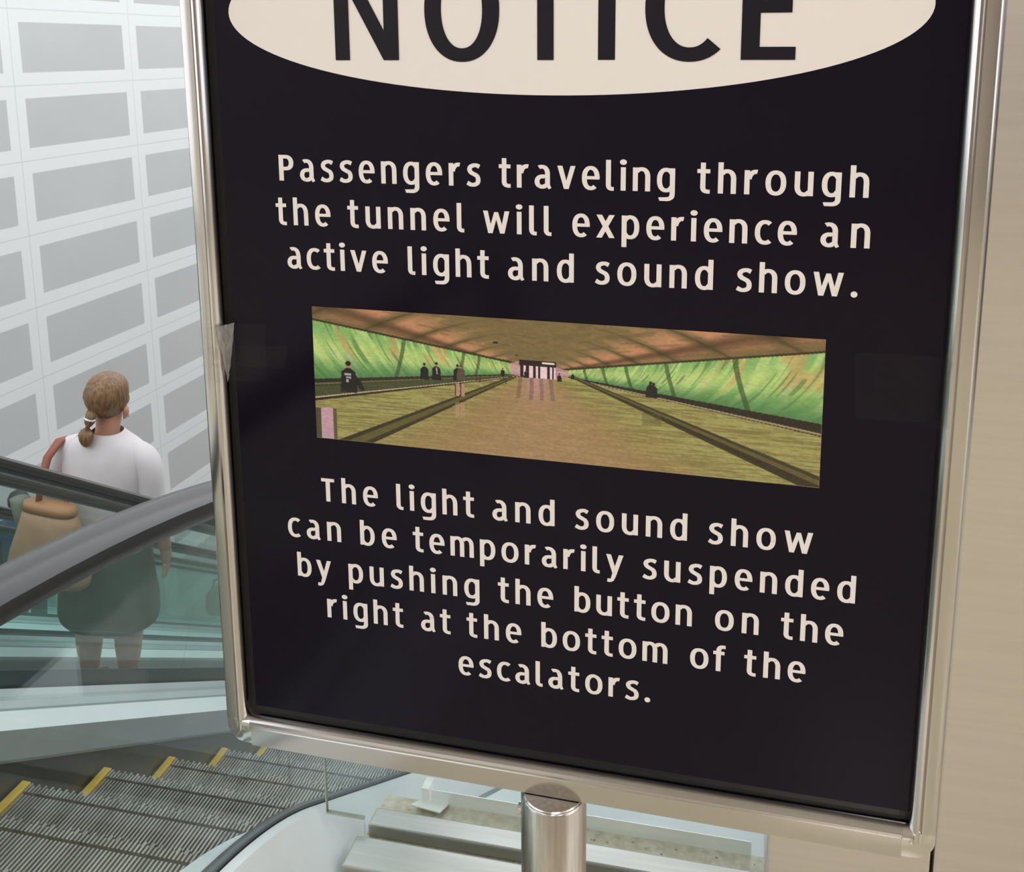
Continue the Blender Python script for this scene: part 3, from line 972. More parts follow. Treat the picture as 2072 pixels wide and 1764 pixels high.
def tunnel_print():
    NX, NY = 900, 250
    uu, vv = np.meshgrid(np.linspace(0, 1, NX), np.linspace(0, 1, NY))
    # picture frame of reference: 1000 wide, 280 high, vanishing point at (468, 108)
    x, y = uu * 1000, vv * 280

    def vnoise(a, b, seed):
        g = np.random.default_rng(seed).random((64, 64))
        ia, ib = np.floor(a).astype(int), np.floor(b).astype(int)
        fa, fb = a - ia, b - ib
        fa, fb = fa * fa * (3 - 2 * fa), fb * fb * (3 - 2 * fb)
        G = lambda i, j: g[i % 64, j % 64]
        return (G(ia, ib) * (1 - fa) + G(ia + 1, ib) * fa) * (1 - fb) + (G(ia, ib + 1) * (1 - fa) + G(ia + 1, ib + 1) * fa) * fb

    VX, VY = 468.0, 108.0
    dx, dy = x - VX, y - VY
    img = np.zeros((NY, NX, 3))

    def put(mask, col, a=1.0):
        m_ = (np.clip(mask, 0, 1) * a)[..., None] if mask.dtype != bool else (mask * a)[..., None]
        img[:] = img * (1 - m_) + np.asarray(col, float) * m_

    def lin(px, py, qx, qy):
        return py + (x - px) * (qy - py) / (qx - px)

    def poly(pts):
        ins = np.zeros(x.shape, bool)
        for (xa, ya), (xb, yb) in zip(pts, pts[1:] + pts[:1]):
            c = ((ya > y) != (yb > y)) & (x < (xb - xa) * (y - ya) / (yb - ya + 1e-9) + xa)
            ins ^= c
        return ins
    sm = lambda a, b, t: np.clip((t - a) / (b - a), 0, 1) ** 2 * (3 - 2 * np.clip((t - a) / (b - a), 0, 1))
    # ceiling
    put(np.ones_like(x, bool), (122, 104, 66))
    rad = np.hypot(dx / 500, dy / 140)
    put(sm(0.1, 1.0, np.abs(dx) / 520), (112, 94, 58), 0.6)
    ang = np.abs(dy) / (np.abs(dx) + 1)
    bb, b1 = 0.42, 0.24                       # vault: contours of equal depth
    lam = (-dy + np.sqrt(dy ** 2 + 4 * bb * b1 * dx ** 2)) / (2 * bb)
    tt = np.abs(dx) / (lam + 1e-6)
    ph = np.log(np.maximum(lam, 6)) * 3.4
    ribs = np.abs((ph % 1.0) - 0.5) * 2
    put((sm(0.15, 0.0, 1 - ribs) * sm(0.2, 0.9, tt)) * (dy < 0), (76, 60, 34), 0.7)
    put(sm(0.55, 0.86, tt) * sm(1.02, 0.9, tt) * sm(0.95, 0.45, ribs) * (dy < 0), (214, 146, 112), 0.8)
    put(sm(0.3, 0.7, tt) * sm(0.9, 0.7, tt) * sm(0.4, 0.05, ribs) * (dy < 0), (168, 136, 92), 0.5)
    put(np.exp(-((ang - 0.25) / 0.035) ** 2) * (dy < 0), (70, 52, 30), 0.75)
    put((vnoise(x / 40, y / 4 + np.abs(dx) / 30, 5) > 0.72) & (dy < -20), (98, 82, 50), 0.4)
    # floor
    fl_ = dy > 0
    put(fl_, (150, 124, 82))
    streak = vnoise(x / 55, y / 2.2, 3) * 0.6 + vnoise(x / 20, y / 1.3, 9) * 0.4
    put(fl_ & (streak > 0.55), (166, 142, 92), 0.6)
    put(sm(0.05, 0.9, 1 - np.abs(dx) / (60 + dy * 1.3)) * fl_, (172, 138, 110), 0.45)
    side_ = sm(0.9, 2.6, np.abs(dx) / (dy + 10)) * fl_
    put(side_, (140, 136, 78), 0.8)
    put(side_ * (streak > 0.52), (170, 170, 104), 0.55)
    put(side_ * (streak < 0.36), (108, 102, 56), 0.5)
    put(sm(0, 1, 1 - np.abs(dx) / 38) * sm(80, 0, dy) * fl_, (196, 150, 164), 0.7)
    for c in (-32, -10, 8, 26):
        put((np.abs(dx - c - dy * c * 0.004) < 4) & fl_ & (dy > 6) & (dy < 50), (96, 66, 70), 0.4)
    # glowing green side walls
    for s_, top, bot in ((-1, lambda: lin(0, 27, 436, 89), lambda: lin(0, 155, 436, 112)), (1, lambda: lin(512, 94, 1000, 23), lambda: lin(512, 106, 1000, 160))):
        tp, bt = top(), bot()
        w_ = (y > tp) & (y < bt) & ((x < 440) if s_ < 0 else (x > 508))
        hgt = np.clip((y - tp) / (bt - tp + 1e-6), 0, 1)
        d_ = np.log(np.abs(dx) + 20) * 9
        sl_ = d_ + hgt * 0.9 + hgt ** 2 * 0.8
        n1 = vnoise(sl_ * 4.3, hgt * 1.6 + 3, 21 + s_); n2 = vnoise(sl_ * 9, hgt * 2.0, 31 + s_); n3 = vnoise(sl_ * 2.1, hgt * 2.2, 41 + s_)
        put(w_, (128, 174, 100))
        put(w_ * sm(0.35, 0.8, n1), (180, 208, 132), 0.9)
        put(w_ * np.exp(-((hgt - 0.42) / 0.2) ** 2), (196, 214, 126), 0.6)
        put(w_ * sm(0.68, 0.85, n3) * sm(0.9, 0.4, hgt), (200, 146, 96), 0.55)
        put(w_ * sm(0.72, 0.9, n2) * sm(0.3, 0.6, hgt), (176, 190, 176), 0.6)
        put(w_ * sm(0.30, 0.16, n2), (84, 124, 66), 0.6)
        put(w_ * sm(0.55, 1.0, hgt), (66, 120, 70), 0.8)
        put((np.abs(y - tp) < 2.2) & ((x < 440) if s_ < 0 else (x > 508)), (52, 40, 24), 0.9)
        for xr in ((320, 352, 196) if s_ < 0 else (596, 640, 716, 842, 560)):
            off_ = (x - xr - s_ * hgt ** 1.5 * np.abs(xr - VX) * 0.07)
            put(w_ & (np.abs(off_) < 2.0 + np.abs(xr - VX) * 0.008), (44, 66, 30), 0.6)
    # walkway balustrades and handrails
    put(poly([(0, 153), (436, 108), (436, 111), (0, 168)]), (40, 36, 26))
    put(poly([(0, 168), (436, 110), (436, 114), (0, 194)]), (52, 62, 34), 0.85)
    put(poly([(0, 162), (436, 109.6), (436, 111), (0, 166)]), (120, 108, 84), 0.8)
    put(poly([(0, 190), (436, 111), (436, 113.5), (0, 200)]), (36, 30, 22))
    put(poly([(0, 191), (436, 111.6), (436, 112.4), (0, 194)]), (212, 190, 160), 0.9)
    put(poly([(520, 105), (1000, 158), (1000, 182), (520, 108)]), (38, 32, 24))
    put(poly([(520, 106.6), (1000, 176), (1000, 180), (520, 108)]), (176, 160, 126), 0.85)
    # kerb strips along the floor
    put(poly([(48, 280), (416, 114), (424, 117), (124, 280)]), (92, 86, 46))
    put(poly([(48, 280), (416, 114), (418, 115), (70, 280)]), (48, 42, 22), 0.9)
    put(poly([(104, 280), (422, 116), (424, 117), (124, 280)]), (46, 38, 22), 0.85)
    put(poly([(540, 104), (1000, 262), (1000, 280), (980, 280), (536, 108)]), (92, 84, 48))
    put(poly([(540, 104), (1000, 258), (1000, 266), (540, 105.5)]), (52, 46, 24), 0.9)
    put(poly([(537, 106.6), (1000, 276), (1000, 280), (964, 280), (536, 108.5)]), (44, 36, 20), 0.9)
    # far end: pink niches, dark portal with bright doors
    put(poly([(414, 88), (442, 80), (442, 114), (414, 110)]), (200, 150, 160), 0.8)
    put(poly([(494, 84), (530, 96), (530, 107), (494, 116)]), (196, 140, 160), 0.8)
    put(poly([(432, 79), (506, 79), (506, 90), (432, 90)]), (30, 22, 20))
    put(poly([(434, 86), (504, 86), (504, 114), (434, 114)]), (38, 26, 28))
    for a, b in ((441, 446), (452, 460), (465, 470), (474, 488), (493, 498), (501, 505)):
        put(poly([(a, 91), (b, 91), (b, 114), (a, 114)]), (236, 206, 214))
    put(poly([(478, 82), (502, 82), (502, 85), (478, 85)]), (240, 226, 214))
    put(poly([(380, 47), (390, 47), (390, 51), (380, 51)]), (52, 44, 30))
    put(poly([(424, 70), (430, 70), (430, 72), (424, 72)]), (60, 50, 34))
    # posts
    put(poly([(12, 214), (38, 213), (38, 280), (12, 280)]), (196, 156, 172)); put(poly([(38, 213), (46, 214), (46, 280), (38, 280)]), (92, 84, 52))
    put(poly([(0, 214), (12, 214), (12, 280), (0, 280)]), (72, 70, 46))
    for a in (301, 312):
        put(poly([(a, 138), (a + 9, 137), (a + 9, 163), (a, 164)]), (178, 140, 122)); put(poly([(a, 138), (a + 2, 138), (a + 2, 164), (a, 164)]), (60, 46, 30))
        put(poly([(a, 178), (a + 9, 175), (a + 9, 206), (a, 208)]), (190, 150, 130), 0.5)
    for a in (345, 351, 404):
        put(poly([(a, 122), (a + 3, 121), (a + 3, 130), (a, 132)]), (60, 46, 36), 0.8)

    # travellers
    def person(cx, top, h, col=(24, 20, 22), skin=(176, 126, 100)):
        k = h / 100.0
        put(((x - cx) / (9 * k)) ** 2 + ((y - top - 12 * k) / (12 * k)) ** 2 < 1, skin)
        put(((x - cx) / (9.5 * k)) ** 2 + ((y - top - 7 * k) / (8 * k)) ** 2 < 1, col)
        put(poly([(cx - 8 * k, top + 22 * k), (cx + 8 * k, top + 22 * k), (cx + 23 * k, top + 34 * k), (cx + 28 * k, top + 100 * k), (cx - 28 * k, top + 100 * k), (cx - 23 * k, top + 34 * k)]), col)
    person(75, 110, 66)
    put(poly([(90, 138), (99, 146), (110, 168), (103, 172), (90, 156)]), (24, 20, 22))
    for (qa, qb, qw, qh) in ((66, 135, 15, 5), (69, 142, 9, 4), (69, 148, 6, 7), (77, 142, 4, 5)):
        put(poly([(qa, qb), (qa + qw, qb), (qa + qw, qb + qh), (qa, qb + qh)]), (206, 206, 208), 0.75)
    person(238, 101, 34); person(263, 98, 36); person(307, 99, 34); person(314, 99, 33, (84, 74, 60))
    put(poly([(262, 108), (265, 108), (266, 122), (263, 122)]), (196, 186, 180), 0.8)
    person(399, 99, 16); person(446, 98, 17); person(512, 101, 17); person(538, 98, 13)
    person(687, 103, 31, (26, 24, 20), (40, 34, 28)); person(693, 105, 29, (26, 24, 20), (40, 34, 28))
    put((np.abs(x - 690) < 18) & (np.abs(y - 178) < 12), (92, 84, 44), 0.4)
    put((vnoise(x / 3, y / 2, 77) > 0.6) & fl_, (120, 100, 62), 0.12)
    img[:] = np.clip(img * (0.94 + 0.1 * vnoise(x / 6, y / 3, 55))[..., None], 0, 255)
    return NX, NY, uu, vv, srgb(img)


NX, NY, uu, vv, rgb = tunnel_print()
A, B, C_, D_ = (-0.4968, -0.2780), (0.0488, -0.2800), (0.0497, -0.4347), (-0.4979, -0.4310)
Xp = (A[0] * (1 - uu) + B[0] * uu) * (1 - vv) + (D_[0] * (1 - uu) + C_[0] * uu) * vv
Zp = (A[1] * (1 - uu) + B[1] * uu) * (1 - vv) + (D_[1] * (1 - uu) + C_[1] * uu) * vv
verts = np.stack([(Xp - POLE_X) * DS, np.full_like(Xp, -0.0005), EYE + Zp * DS], -1).reshape(-1, 3)
idx = np.arange(NX * NY).reshape(NY, NX)
faces = np.stack([idx[:-1, :-1], idx[1:, :-1], idx[1:, 1:], idx[:-1, 1:]], -1).reshape(-1, 4)
me = bpy.data.meshes.new('tunnel_photo')
me.from_pydata(verts.tolist(), [], faces.tolist())
ca = me.color_attributes.new('print', 'FLOAT_COLOR', 'POINT')
ca.data.foreach_set('color', np.concatenate([rgb.reshape(-1, 3), np.ones((NX * NY, 1))], 1).astype(np.float32).ravel())
mt, nt, b = mat('photo_print')
at_ = node(nt, 'ShaderNodeAttribute', attribute_name='print')
nt.links.new(at_.outputs['Color'], b.inputs['Base Color'])
b.inputs['Roughness'].default_value = 0.22
me.materials.append(mt)
ph = bpy.data.objects.new('tunnel_photo', me)
COL.objects.link(ph)
ph.parent = poster

# ------------------------------------------------------------------ people
def skin_body(name, nodes, edges, mt, parent, root=0, sub=2):
    me = bpy.data.meshes.new(name)
    me.from_pydata([n_[0] for n_ in nodes], edges, [])
    o = bpy.data.objects.new(name, me)
    COL.objects.link(o)
    sk = o.modifiers.new('skin', 'SKIN')
    sk.use_smooth_shade = True
    for i, n_ in enumerate(nodes):
        r = n_[1]
        me.skin_vertices[0].data[i].radius = r if isinstance(r, tuple) else (r, r)
    me.skin_vertices[0].data[root].use_root = True
    sb = o.modifiers.new('sub', 'SUBSURF'); sb.levels = sub; sb.render_levels = sub
    dg = bpy.context.evaluated_depsgraph_get()
    new = bpy.data.meshes.new_from_object(o.evaluated_get(dg))
    bpy.data.objects.remove(o)
    new.materials.clear(); new.materials.append(mt)
    for p in new.polygons: p.use_smooth = True
    o = bpy.data.objects.new(name, new)
    COL.objects.link(o)
    o.parent = parent
    return o


M['skin'] = noisy('skin', (0.50, 0.24, 0.165), (0.58, 0.30, 0.21), 14, 0.5)
M['hair_blond'] = noisy('blond_brown_hair', (0.10, 0.048, 0.02), (0.31, 0.175, 0.082), 34, 0.42, 0, (3.0, 3.0, 0.35), lo=0.3, hi=0.7)
M['hair_dark'] = principled('dark_hair', (0.03, 0.028, 0.028), 0.5)
M['shirt'] = noisy('white_knit', (0.66, 0.62, 0.64), (0.72, 0.68, 0.70), 8, 0.9)
M['skirt_cloth'] = noisy('dark_grey_cloth', (0.055, 0.055, 0.05), (0.085, 0.082, 0.072), 10, 0.9)
M['leather'] = noisy('tan_leather', (0.46, 0.235, 0.13), (0.55, 0.30, 0.175), 12, 0.5)
M['leather_orange'] = principled('orange_leather', (0.52, 0.22, 0.09), 0.45)
M['strap'] = principled('brown_strap', (0.26, 0.075, 0.04), 0.4)
M['gusset'] = principled('olive_gusset', (0.20, 0.19, 0.15), 0.7)
M['tie'] = principled('silver_hair_tie', (0.7, 0.72, 0.74), 0.2, 0.8)
M['shoe'] = principled('dark_shoe', (0.04, 0.035, 0.03), 0.5)
M['bud'] = principled('white_earbud', (0.9, 0.9, 0.9), 0.3)
M['eye'] = principled('eye', (0.6, 0.6, 0.6), 0.2)
M['lip'] = principled('lip', (0.42, 0.14, 0.12), 0.5)


def lane_obj(name, k_s, u, rot, ds=-0.13):
    s = k0 + 0.3 * k_s
    return empty(name, lane(u, s + ds, step_base_z(s) + 0.008), -AZ + rot)


# the woman in front: faces down the escalator, so +y is ahead of her
wm = lane_obj('person', 14, -2.95, R_(8))
wm.scale = (0.93, 0.96, 1.013)
wm.location += LN * -0.065 + LD * 0.035 + Vector((0, 0, 0.013))
wm.rotation_euler.y = R_(4.2)               # weight on one leg
tag(wm, 'blonde woman with a low ponytail, white top and dark skirt, seen from behind', 'person')
N = []
E_ = []


def nd(p, r, parent=None):
    N.append((p, r))
    if parent is not None: E_.append((parent, len(N) - 1))
    return len(N) - 1


pel = nd((0, 0, 0.86), (0.165, 0.125))
abd = nd((0, 0.0, 1.0), (0.155, 0.115), pel)
che = nd((0, 0.0, 1.18), (0.165, 0.115), abd)
nb = nd((0, -0.005, 1.305), (0.072, 0.066), che)
nk = nd((0.0, 0.005, 1.385), (0.056, 0.056), nb)
hd1 = nd((0.0, 0.030, 1.455), (0.070, 0.078), nk)
hd2 = nd((0.0, 0.035, 1.525), (0.080, 0.092), hd1)
hd3 = nd((0.0, 0.030, 1.580), (0.060, 0.070), hd2)
for sx_ in (-1, 1):
    sh = nd((sx_ * 0.178, -0.005, 1.245), 0.050, che)
    if sx_ > 0:
        el = nd((0.238, -0.015, 1.01), 0.047, sh)
        wr = nd((0.285, 0.03, 0.81), 0.029, el)
        pa = nd((0.288, 0.038, 0.755), (0.022, 0.036), wr)
        fs = [((0.262, 0.062, 0.735), (0.258, 0.072, 0.703), (0.254, 0.074, 0.678)), ((0.264, 0.046, 0.728), (0.259, 0.053, 0.69), (0.253, 0.052, 0.662)),
              ((0.265, 0.028, 0.728), (0.260, 0.030, 0.692), (0.254, 0.028, 0.666)), ((0.266, 0.012, 0.733), (0.262, 0.010, 0.704), (0.257, 0.008, 0.683))]
        fs = [tuple((p_[0] + 0.022, p_[1], p_[2] - 0.024) for p_ in f) for f in fs]
        for f in fs:
            a_ = nd(f[0], 0.0100, pa); b_ = nd(f[1], 0.0088, a_); nd(f[2], 0.0072, b_)
        t1 = nd((0.272, 0.078, 0.768), 0.0125, wr); t2 = nd((0.260, 0.094, 0.735), 0.0105, t1); nd((0.252, 0.096, 0.704), 0.0085, t2)
    else:
        el = nd((-0.285, -0.02, 1.03), 0.047, sh)
        wr = nd((-0.250, 0.17, 1.06), 0.029, el)
        pa = nd((-0.235, 0.215, 1.09), (0.022, 0.036), wr)
        for q in range(4):
            a_ = nd((-0.228 + 0.004 * q, 0.245 - 0.006 * q, 1.125 - 0.02 * q), 0.0095, pa); b_ = nd((-0.205, 0.262 - 0.004 * q, 1.13 - 0.02 * q), 0.0088, a_); nd((-0.186, 0.25, 1.125 - 0.02 * q), 0.0075, b_)
        t1 = nd((-0.215, 0.205, 1.125), 0.012, wr); nd((-0.195, 0.222, 1.15), 0.009, t1)
    hp = nd((sx_ * 0.095, 0.0, 0.74), 0.095, pel)
    kn = nd((sx_ * 0.105, 0.012, 0.46), 0.078, hp)
    cf = nd((sx_ * 0.105, -0.012, 0.32), 0.076, kn)
    an = nd((sx_ * 0.105, -0.005, 0.085), 0.038, cf)
    he = nd((sx_ * 0.107, 0.02, 0.035), 0.034, an)
    nd((sx_ * 0.112, 0.14, 0.028), 0.026, he)
body = skin_body('body', N, E_, M['skin'], wm, 0, 2)
# ears, nose grafted into the same mesh
bm = bmesh.new(); bm.from_mesh(body.data)
for sx_ in (-1, 1):
    add_loft(bm, [(sx_ * 0.078, 0.022, 1.425, 0.006, 0.008), (sx_ * 0.086, 0.018, 1.436, 0.011, 0.015), (sx_ * 0.092, 0.012, 1.458, 0.012, 0.021), (sx_ * 0.091, 0.012, 1.478, 0.011, 0.020), (sx_ * 0.084, 0.02, 1.488, 0.007, 0.01)], 10)
add_loft(bm, [(0, 0.118, 1.455, 0.015, 0.010), (0, 0.130, 1.463, 0.016, 0.017), (0, 0.124, 1.485, 0.009, 0.011), (0, 0.117, 1.51, 0.006, 0.006)], 10)
bm.to_mesh(body.data); bm.free()
for p in body.data.polygons: p.use_smooth = True
bm = bmesh.new()
for sx_ in (-1, 1):
    bmesh.ops.create_uvsphere(bm, u_segments=12, v_segments=8, radius=0.011, matrix=Matrix.Translation((sx_ * 0.032, 0.113, 1.508)))
bm_obj('eyes', bm, M['eye'], wm, True)
bm = bmesh.new(); add_loft(bm, [(0, 0.112, 1.418, 0.018, 0.006), (0, 0.117, 1.424, 0.024, 0.007), (0, 0.112, 1.431, 0.018, 0.006)], 12)
bm_obj('mouth', bm, M['lip'], wm, True)

# hair: full crown pulled back into a low tail
bm = bmesh.new()
secs = []
for i in range(19):
    t = i / 18
    z = 1.435 + (1.636 - 1.435) * t
    q = (z - 1.535) / 0.108
    rr = math.sqrt(max(0.0, 1 - min(1, abs(q)) ** 2.3)) if abs(q) < 1 else 0.02
    fx, fy = 0.099 * rr + 0.004, 0.108 * rr + 0.004
    yb = -0.010 + (0.030 * (1 - t) if t < 0.45 else 0)
    secs.append((-0.004 * (1 - t), 0.006 + yb * 0.3, z, fx, fy))
add_loft(bm, secs, 32, 2.1)
# leave the face and the ears free
for v in bm.verts:
    if v.co.y > 0.045:
        f = (v.co.y - 0.045) / 0.08
        if v.co.z < 1.565: v.co.y = 0.045 + (v.co.y - 0.045) * 0.15
    if v.co.z < 1.50 and abs(v.co.x) > 0.05:
        v.co.x *= 0.93
    a_ = math.atan2(v.co.x, -v.co.y)
    v.co.x += 0.0018 * math.sin(a_ * 23 + v.co.z * 30); v.co.y += 0.0018 * math.cos(a_ * 19 + v.co.z * 22)
hair = bm_obj('hair', bm, M['hair_blond'], wm, True)
bm = bmesh.new()
tail = [(-0.028, -0.070, 1.480), (-0.034, -0.094, 1.455), (-0.040, -0.106, 1.430), (-0.045, -0.112, 1.400), (-0.048, -0.114, 1.372), (-0.048, -0.112, 1.345), (-0.044, -0.110, 1.322)]
add_tube(bm, tail, [0.046, 0.025, 0.033, 0.039, 0.041, 0.034, 0.010], 20, 0.85)
for v in bm.verts:
    a_ = math.atan2(v.co.x + 0.04, v.co.y + 0.118)
    v.co.x += 0.0025 * math.sin(a_ * 9); v.co.y += 0.0025 * math.cos(a_ * 7)
pt = bm_obj('ponytail', bm, M['hair_blond'], hair, True)
sb = pt.modifiers.new('sub', 'SUBSURF'); sb.levels = sb.render_levels = 1
bm = bmesh.new()
c0 = Vector((-0.034, -0.095, 1.454))
add_tube(bm, [c0 + Vector((0.029 * math.cos(2 * math.pi * i / 18), 0.025 * math.sin(2 * math.pi * i / 18), 0.004 * math.sin(4 * math.pi * i / 18))) for i in range(19)], 0.006, 8)
bm_obj('hair_tie', bm, M['tie'], hair, True)
bm = bmesh.new()
bmesh.ops.create_uvsphere(bm, u_segments=10, v_segments=8, radius=0.008, matrix=Matrix.Translation((0.094, 0.028, 1.462)))
add_tube(bm, [(0.096, 0.03, 1.46), (0.094, 0.036, 1.43)], 0.0032, 8)
bm_obj('earbud', bm, M['bud'], wm, True)

# top with elbow sleeves
bm = bmesh.new()
add_loft(bm, [(0, 0.0, 0.815, 0.205, 0.152), (0, 0.0, 0.84, 0.212, 0.158), (0, 0.0, 0.93, 0.203, 0.146), (0, 0, 1.02, 0.205, 0.142), (0, 0, 1.12, 0.215, 0.145), (0, -0.002, 1.2, 0.220, 0.138), (0, -0.004, 1.255, 0.218, 0.122),
              (0, -0.004, 1.295, 0.205, 0.108), (0, -0.002, 1.325, 0.165, 0.096), (0, 0.0, 1.350, 0.110, 0.084), (0, 0.003, 1.368, 0.074, 0.074)], 36, 2.3, caps=False)
for sx_, pts in ((1, [(0.130, -0.005, 1.270), (0.195, -0.006, 1.255), (0.222, -0.008, 1.20), (0.228, -0.012, 1.12), (0.236, -0.014, 1.04), (0.243, -0.008, 0.985)]),
                 (-1, [(-0.130, -0.005, 1.270), (-0.195, -0.006, 1.255), (-0.245, -0.010, 1.20), (-0.272, -0.016, 1.12), (-0.285, -0.018, 1.05), (-0.282, 0.02, 1.025)])):
    add_tube(bm, pts, [0.07, 0.076, 0.074, 0.070, 0.066, 0.063], 20, 1.0, caps=False)
for v in bm.verts:
    if v.co.z < 1.25:
        v.co.y += 0.003 * math.sin(v.co.x * 34 + v.co.z * 46) + 0.002 * math.sin(v.co.z * 90 + v.co.x * 11)
top = bm_obj('top', bm, M['shirt'], wm, True)
sb = top.modifiers.new('sub', 'SUBSURF'); sb.levels = 1; sb.render_levels = 1
bm = bmesh.new()
add_loft(bm, [(0, 0, 0.90, 0.178, 0.140), (0, 0, 0.84, 0.198, 0.150), (0, 0, 0.76, 0.218, 0.166), (0, 0, 0.66, 0.230, 0.175), (0, 0, 0.56, 0.250, 0.185), (0, 0, 0.47, 0.254, 0.188), (0, 0, 0.435, 0.246, 0.182), (0, 0, 0.437, 0.220, 0.166), (0, 0, 0.50, 0.222, 0.168)], 40, 2.2, caps=False)
for v in bm.verts:
    t_ = max(0, 0.86 - v.co.z)
    v.co.y += 0.012 * t_ * math.sin(v.co.x * 26)
bm_obj('skirt', bm, M['skirt_cloth'], wm, True)
for sx_ in (-1, 1):
    bm = bmesh.new()
    x_ = sx_ * 0.109
    add_loft(bm, [(x_, 0.055, 0.0, 0.040, 0.125), (x_, 0.055, 0.02, 0.043, 0.128), (x_, 0.05, 0.05, 0.039, 0.115), (x_, 0.01, 0.075, 0.034, 0.06)], 20, 2.4)
    bm_obj('shoe', bm, M['shoe'], wm, True)

# tote bag hanging from her left shoulder
bag = empty('tote_bag', wm.location + Matrix.Rotation(-AZ + R_(8), 3, 'Z') @ Vector((-0.075, -0.235, 0.75)), -AZ + R_(-8))
tag(bag, 'large tan leather tote bag hanging from the blonde woman\'s left shoulder', 'bag')
bm = bmesh.new()
add_loft(bm, [(-0.035, -0.005, 0.0, 0.215, 0.065), (-0.035, -0.005, 0.03, 0.222, 0.078), (-0.02, 0, 0.14, 0.195, 0.085), (0.0, 0, 0.27, 0.158, 0.062), (0.006, 0, 0.335, 0.142, 0.045)], 28, 3.2)
bm_obj('bag_body', bm, M['leather'], bag, True)
bm = bmesh.new()
add_loft(bm, [(0.006, 0, 0.333, 0.1445, 0.047), (0.009, 0, 0.373, 0.138, 0.040)], 28, 3.2)
bm_obj('bag_trim', bm, M['leather_orange'], bag, True)
bm = bmesh.new()
add_loft(bm, [(-0.145, 0.01, 0.20, 0.030, 0.045), (-0.165, 0.01, 0.29, 0.034, 0.045), (-0.178, 0.01, 0.365, 0.040, 0.040)], 18, 2.6)
bm_obj('bag_gusset', bm, M['gusset'], bag, True)
bm = bmesh.new()
add_tube(bm, [(-0.06, 0.0, 0.36), (-0.058, 0.03, 0.46), (-0.060, 0.075, 0.55), (-0.075, 0.165, 0.596), (-0.10, 0.235, 0.58), (-0.10, 0.26, 0.52), (-0.02, 0.18, 0.45), (0.07, 0.03, 0.36)], [0.013, 0.016, 0.020, 0.022, 0.021, 0.018, 0.014, 0.012], 10, 0.5)
bm_obj('strap', bm, M['strap'], bag, True)


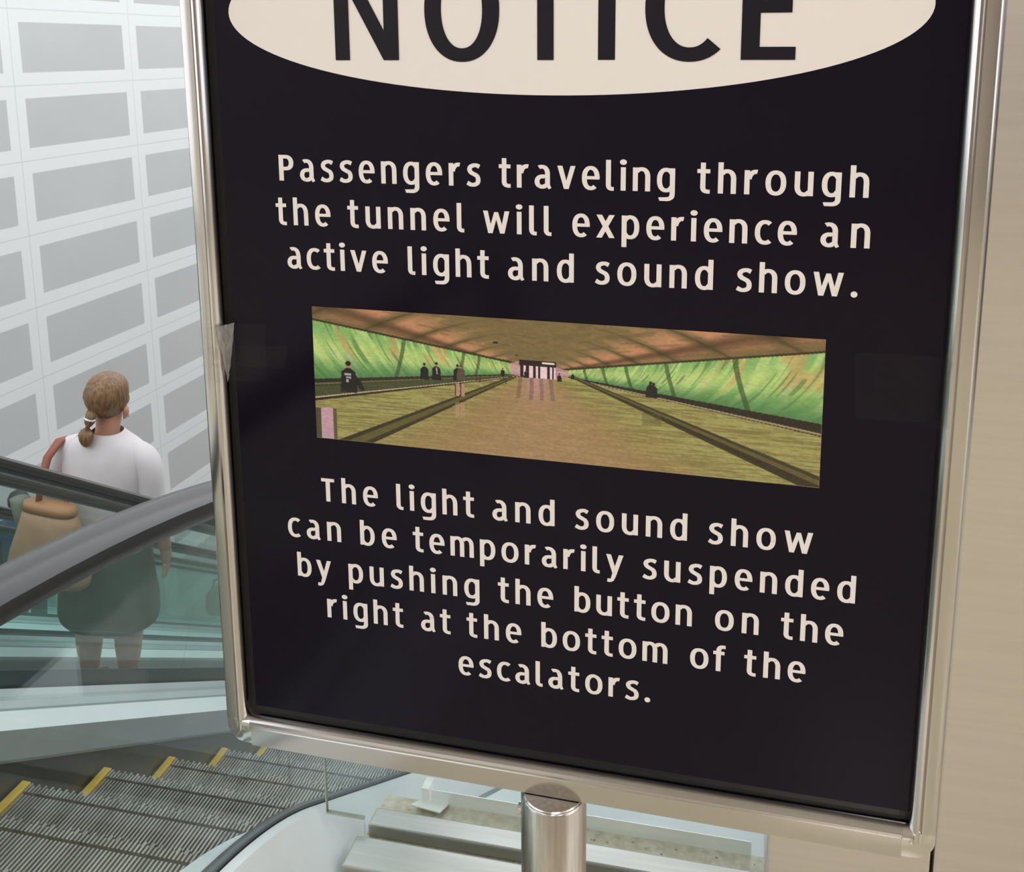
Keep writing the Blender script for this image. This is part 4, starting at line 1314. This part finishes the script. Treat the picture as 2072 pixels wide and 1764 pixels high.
def far_person(u, k_s, rot, label, hair, top_c, low_c, hgt=1.7, ds=-0.13, skin=None):
    e = lane_obj('person', k_s, u, rot, ds)
    sc_ = hgt / 1.7
    e.scale = (sc_, sc_, sc_)
    tag(e, label, 'person')
    Nn, Ee = [], []

    def q(p, r, par=None):
        Nn.append((p, r))
        if par is not None: Ee.append((par, len(Nn) - 1))
        return len(Nn) - 1
    pe = q((0, 0, .93), (.15, .11)); ch = q((0, 0, 1.25), (.17, .115), pe); nb_ = q((0, 0, 1.41), .07, ch); nk_ = q((0, .01, 1.48), .052, nb_)
    h1 = q((0, .025, 1.55), (.07, .08), nk_); q((0, .03, 1.64), (.072, .085), h1)
    for sx_ in (-1, 1):
        s_ = q((sx_ * .19, 0, 1.36), .06, ch); e_ = q((sx_ * .25, -.02, 1.09), .045, s_); w_ = q((sx_ * .26, .06, .86), .03, e_); p_ = q((sx_ * .26, .075, .8), (.022, .034), w_)
        for f in range(4):
            q((sx_ * .258, .05 + .015 * f, .72 - .008 * (f % 3)), .009, p_)
        q((sx_ * .245, .115, .77), .011, w_)
        h_ = q((sx_ * .095, 0, .82), .085, pe); k_ = q((sx_ * .1, .01, .48), .058, h_); a_ = q((sx_ * .1, -.01, .09), .04, k_); q((sx_ * .105, .13, .03), .028, a_)
    skin_body('body', Nn, Ee, skin or M['skin'], e, 0, 1)
    bm = bmesh.new(); add_loft(bm, [(0, -.015, 1.55, .07, .06), (0, .0, 1.60, .095, .095), (0, .01, 1.66, .096, .108), (0, .015, 1.71, .07, .08), (0, .015, 1.735, .02, .03)], 18); bm_obj('hair', bm, hair, e, True)
    bm = bmesh.new(); add_loft(bm, [(0, 0, .86, .19, .14), (0, 0, 1.1, .19, .14), (0, 0, 1.3, .205, .13), (0, 0, 1.39, .16, .10), (0, 0, 1.45, .07, .07)], 24, 2.3, False)
    for sx_ in (-1, 1):
        add_tube(bm, [(sx_ * .15, 0, 1.36), (sx_ * .205, 0, 1.34), (sx_ * .245, -.02, 1.15), (sx_ * .262, 0, 1.02), (sx_ * .265, .05, .88)], [.06, .07, .063, .056, .045], 14)
    bm_obj('jacket', bm, top_c, e, True)
    bm = bmesh.new()
    add_loft(bm, [(0, 0, .80, .18, .135), (0, 0, .98, .17, .13)], 20, 2.2)
    for sx_ in (-1, 1):
        add_tube(bm, [(sx_ * .09, 0, .86), (sx_ * .1, .01, .5), (sx_ * .1, -.01, .1)], [.105, .08, .06], 14)
    bm_obj('trousers', bm, low_c, e, True)
    for sx_ in (-1, 1):
        bm = bmesh.new(); add_loft(bm, [(sx_ * .105, .05, 0, .042, .125), (sx_ * .105, .05, .045, .042, .12), (sx_ * .105, .01, .085, .036, .06)], 16); bm_obj('shoe', bm, M['shoe'], e, True)
    return e


C1 = principled('grey_blue_cloth', (0.09, 0.11, 0.13), 0.9)
C2 = principled('charcoal_cloth', (0.035, 0.036, 0.04), 0.9)
C3 = principled('olive_cloth', (0.14, 0.13, 0.10), 0.9)
C4 = principled('blue_cloth', (0.03, 0.07, 0.16), 0.9)
fp1 = far_person(-5.715, 34, R_(-20), 'far person in grey-blue jacket on the farthest escalator, right of the woman\'s hand', M['hair_dark'], C1, C2, 1.58, -0.20)
bagf = empty('duffel_bag', fp1.location + LN * -0.32 + LD * 0.10 + Vector((0, 0, 0.42)), -AZ)
tag(bagf, 'khaki shoulder bag held low by the far person in grey-blue', 'bag')
bm = bmesh.new(); add_loft(bm, [(0, 0, 0, .17, .09), (0, 0, .05, .19, .11), (0, 0, .22, .17, .10), (0, 0, .30, .12, .06)], 20, 2.8)
bm_obj('bag_body', bm, C3, bagf, True)
bm = bmesh.new(); add_tube(bm, [(-.10, 0, .28), (-.07, 0, .40), (0.03, 0, .44), (.08, 0, .40), (.10, 0, .28)], .014, 8); bm_obj('strap', bm, C2, bagf, True)
far_person(-5.715, 23, R_(10), 'far person with dark hair and blue jacket at the left edge behind the handrails', M['hair_dark'], C4, C2, 1.36, -0.19)
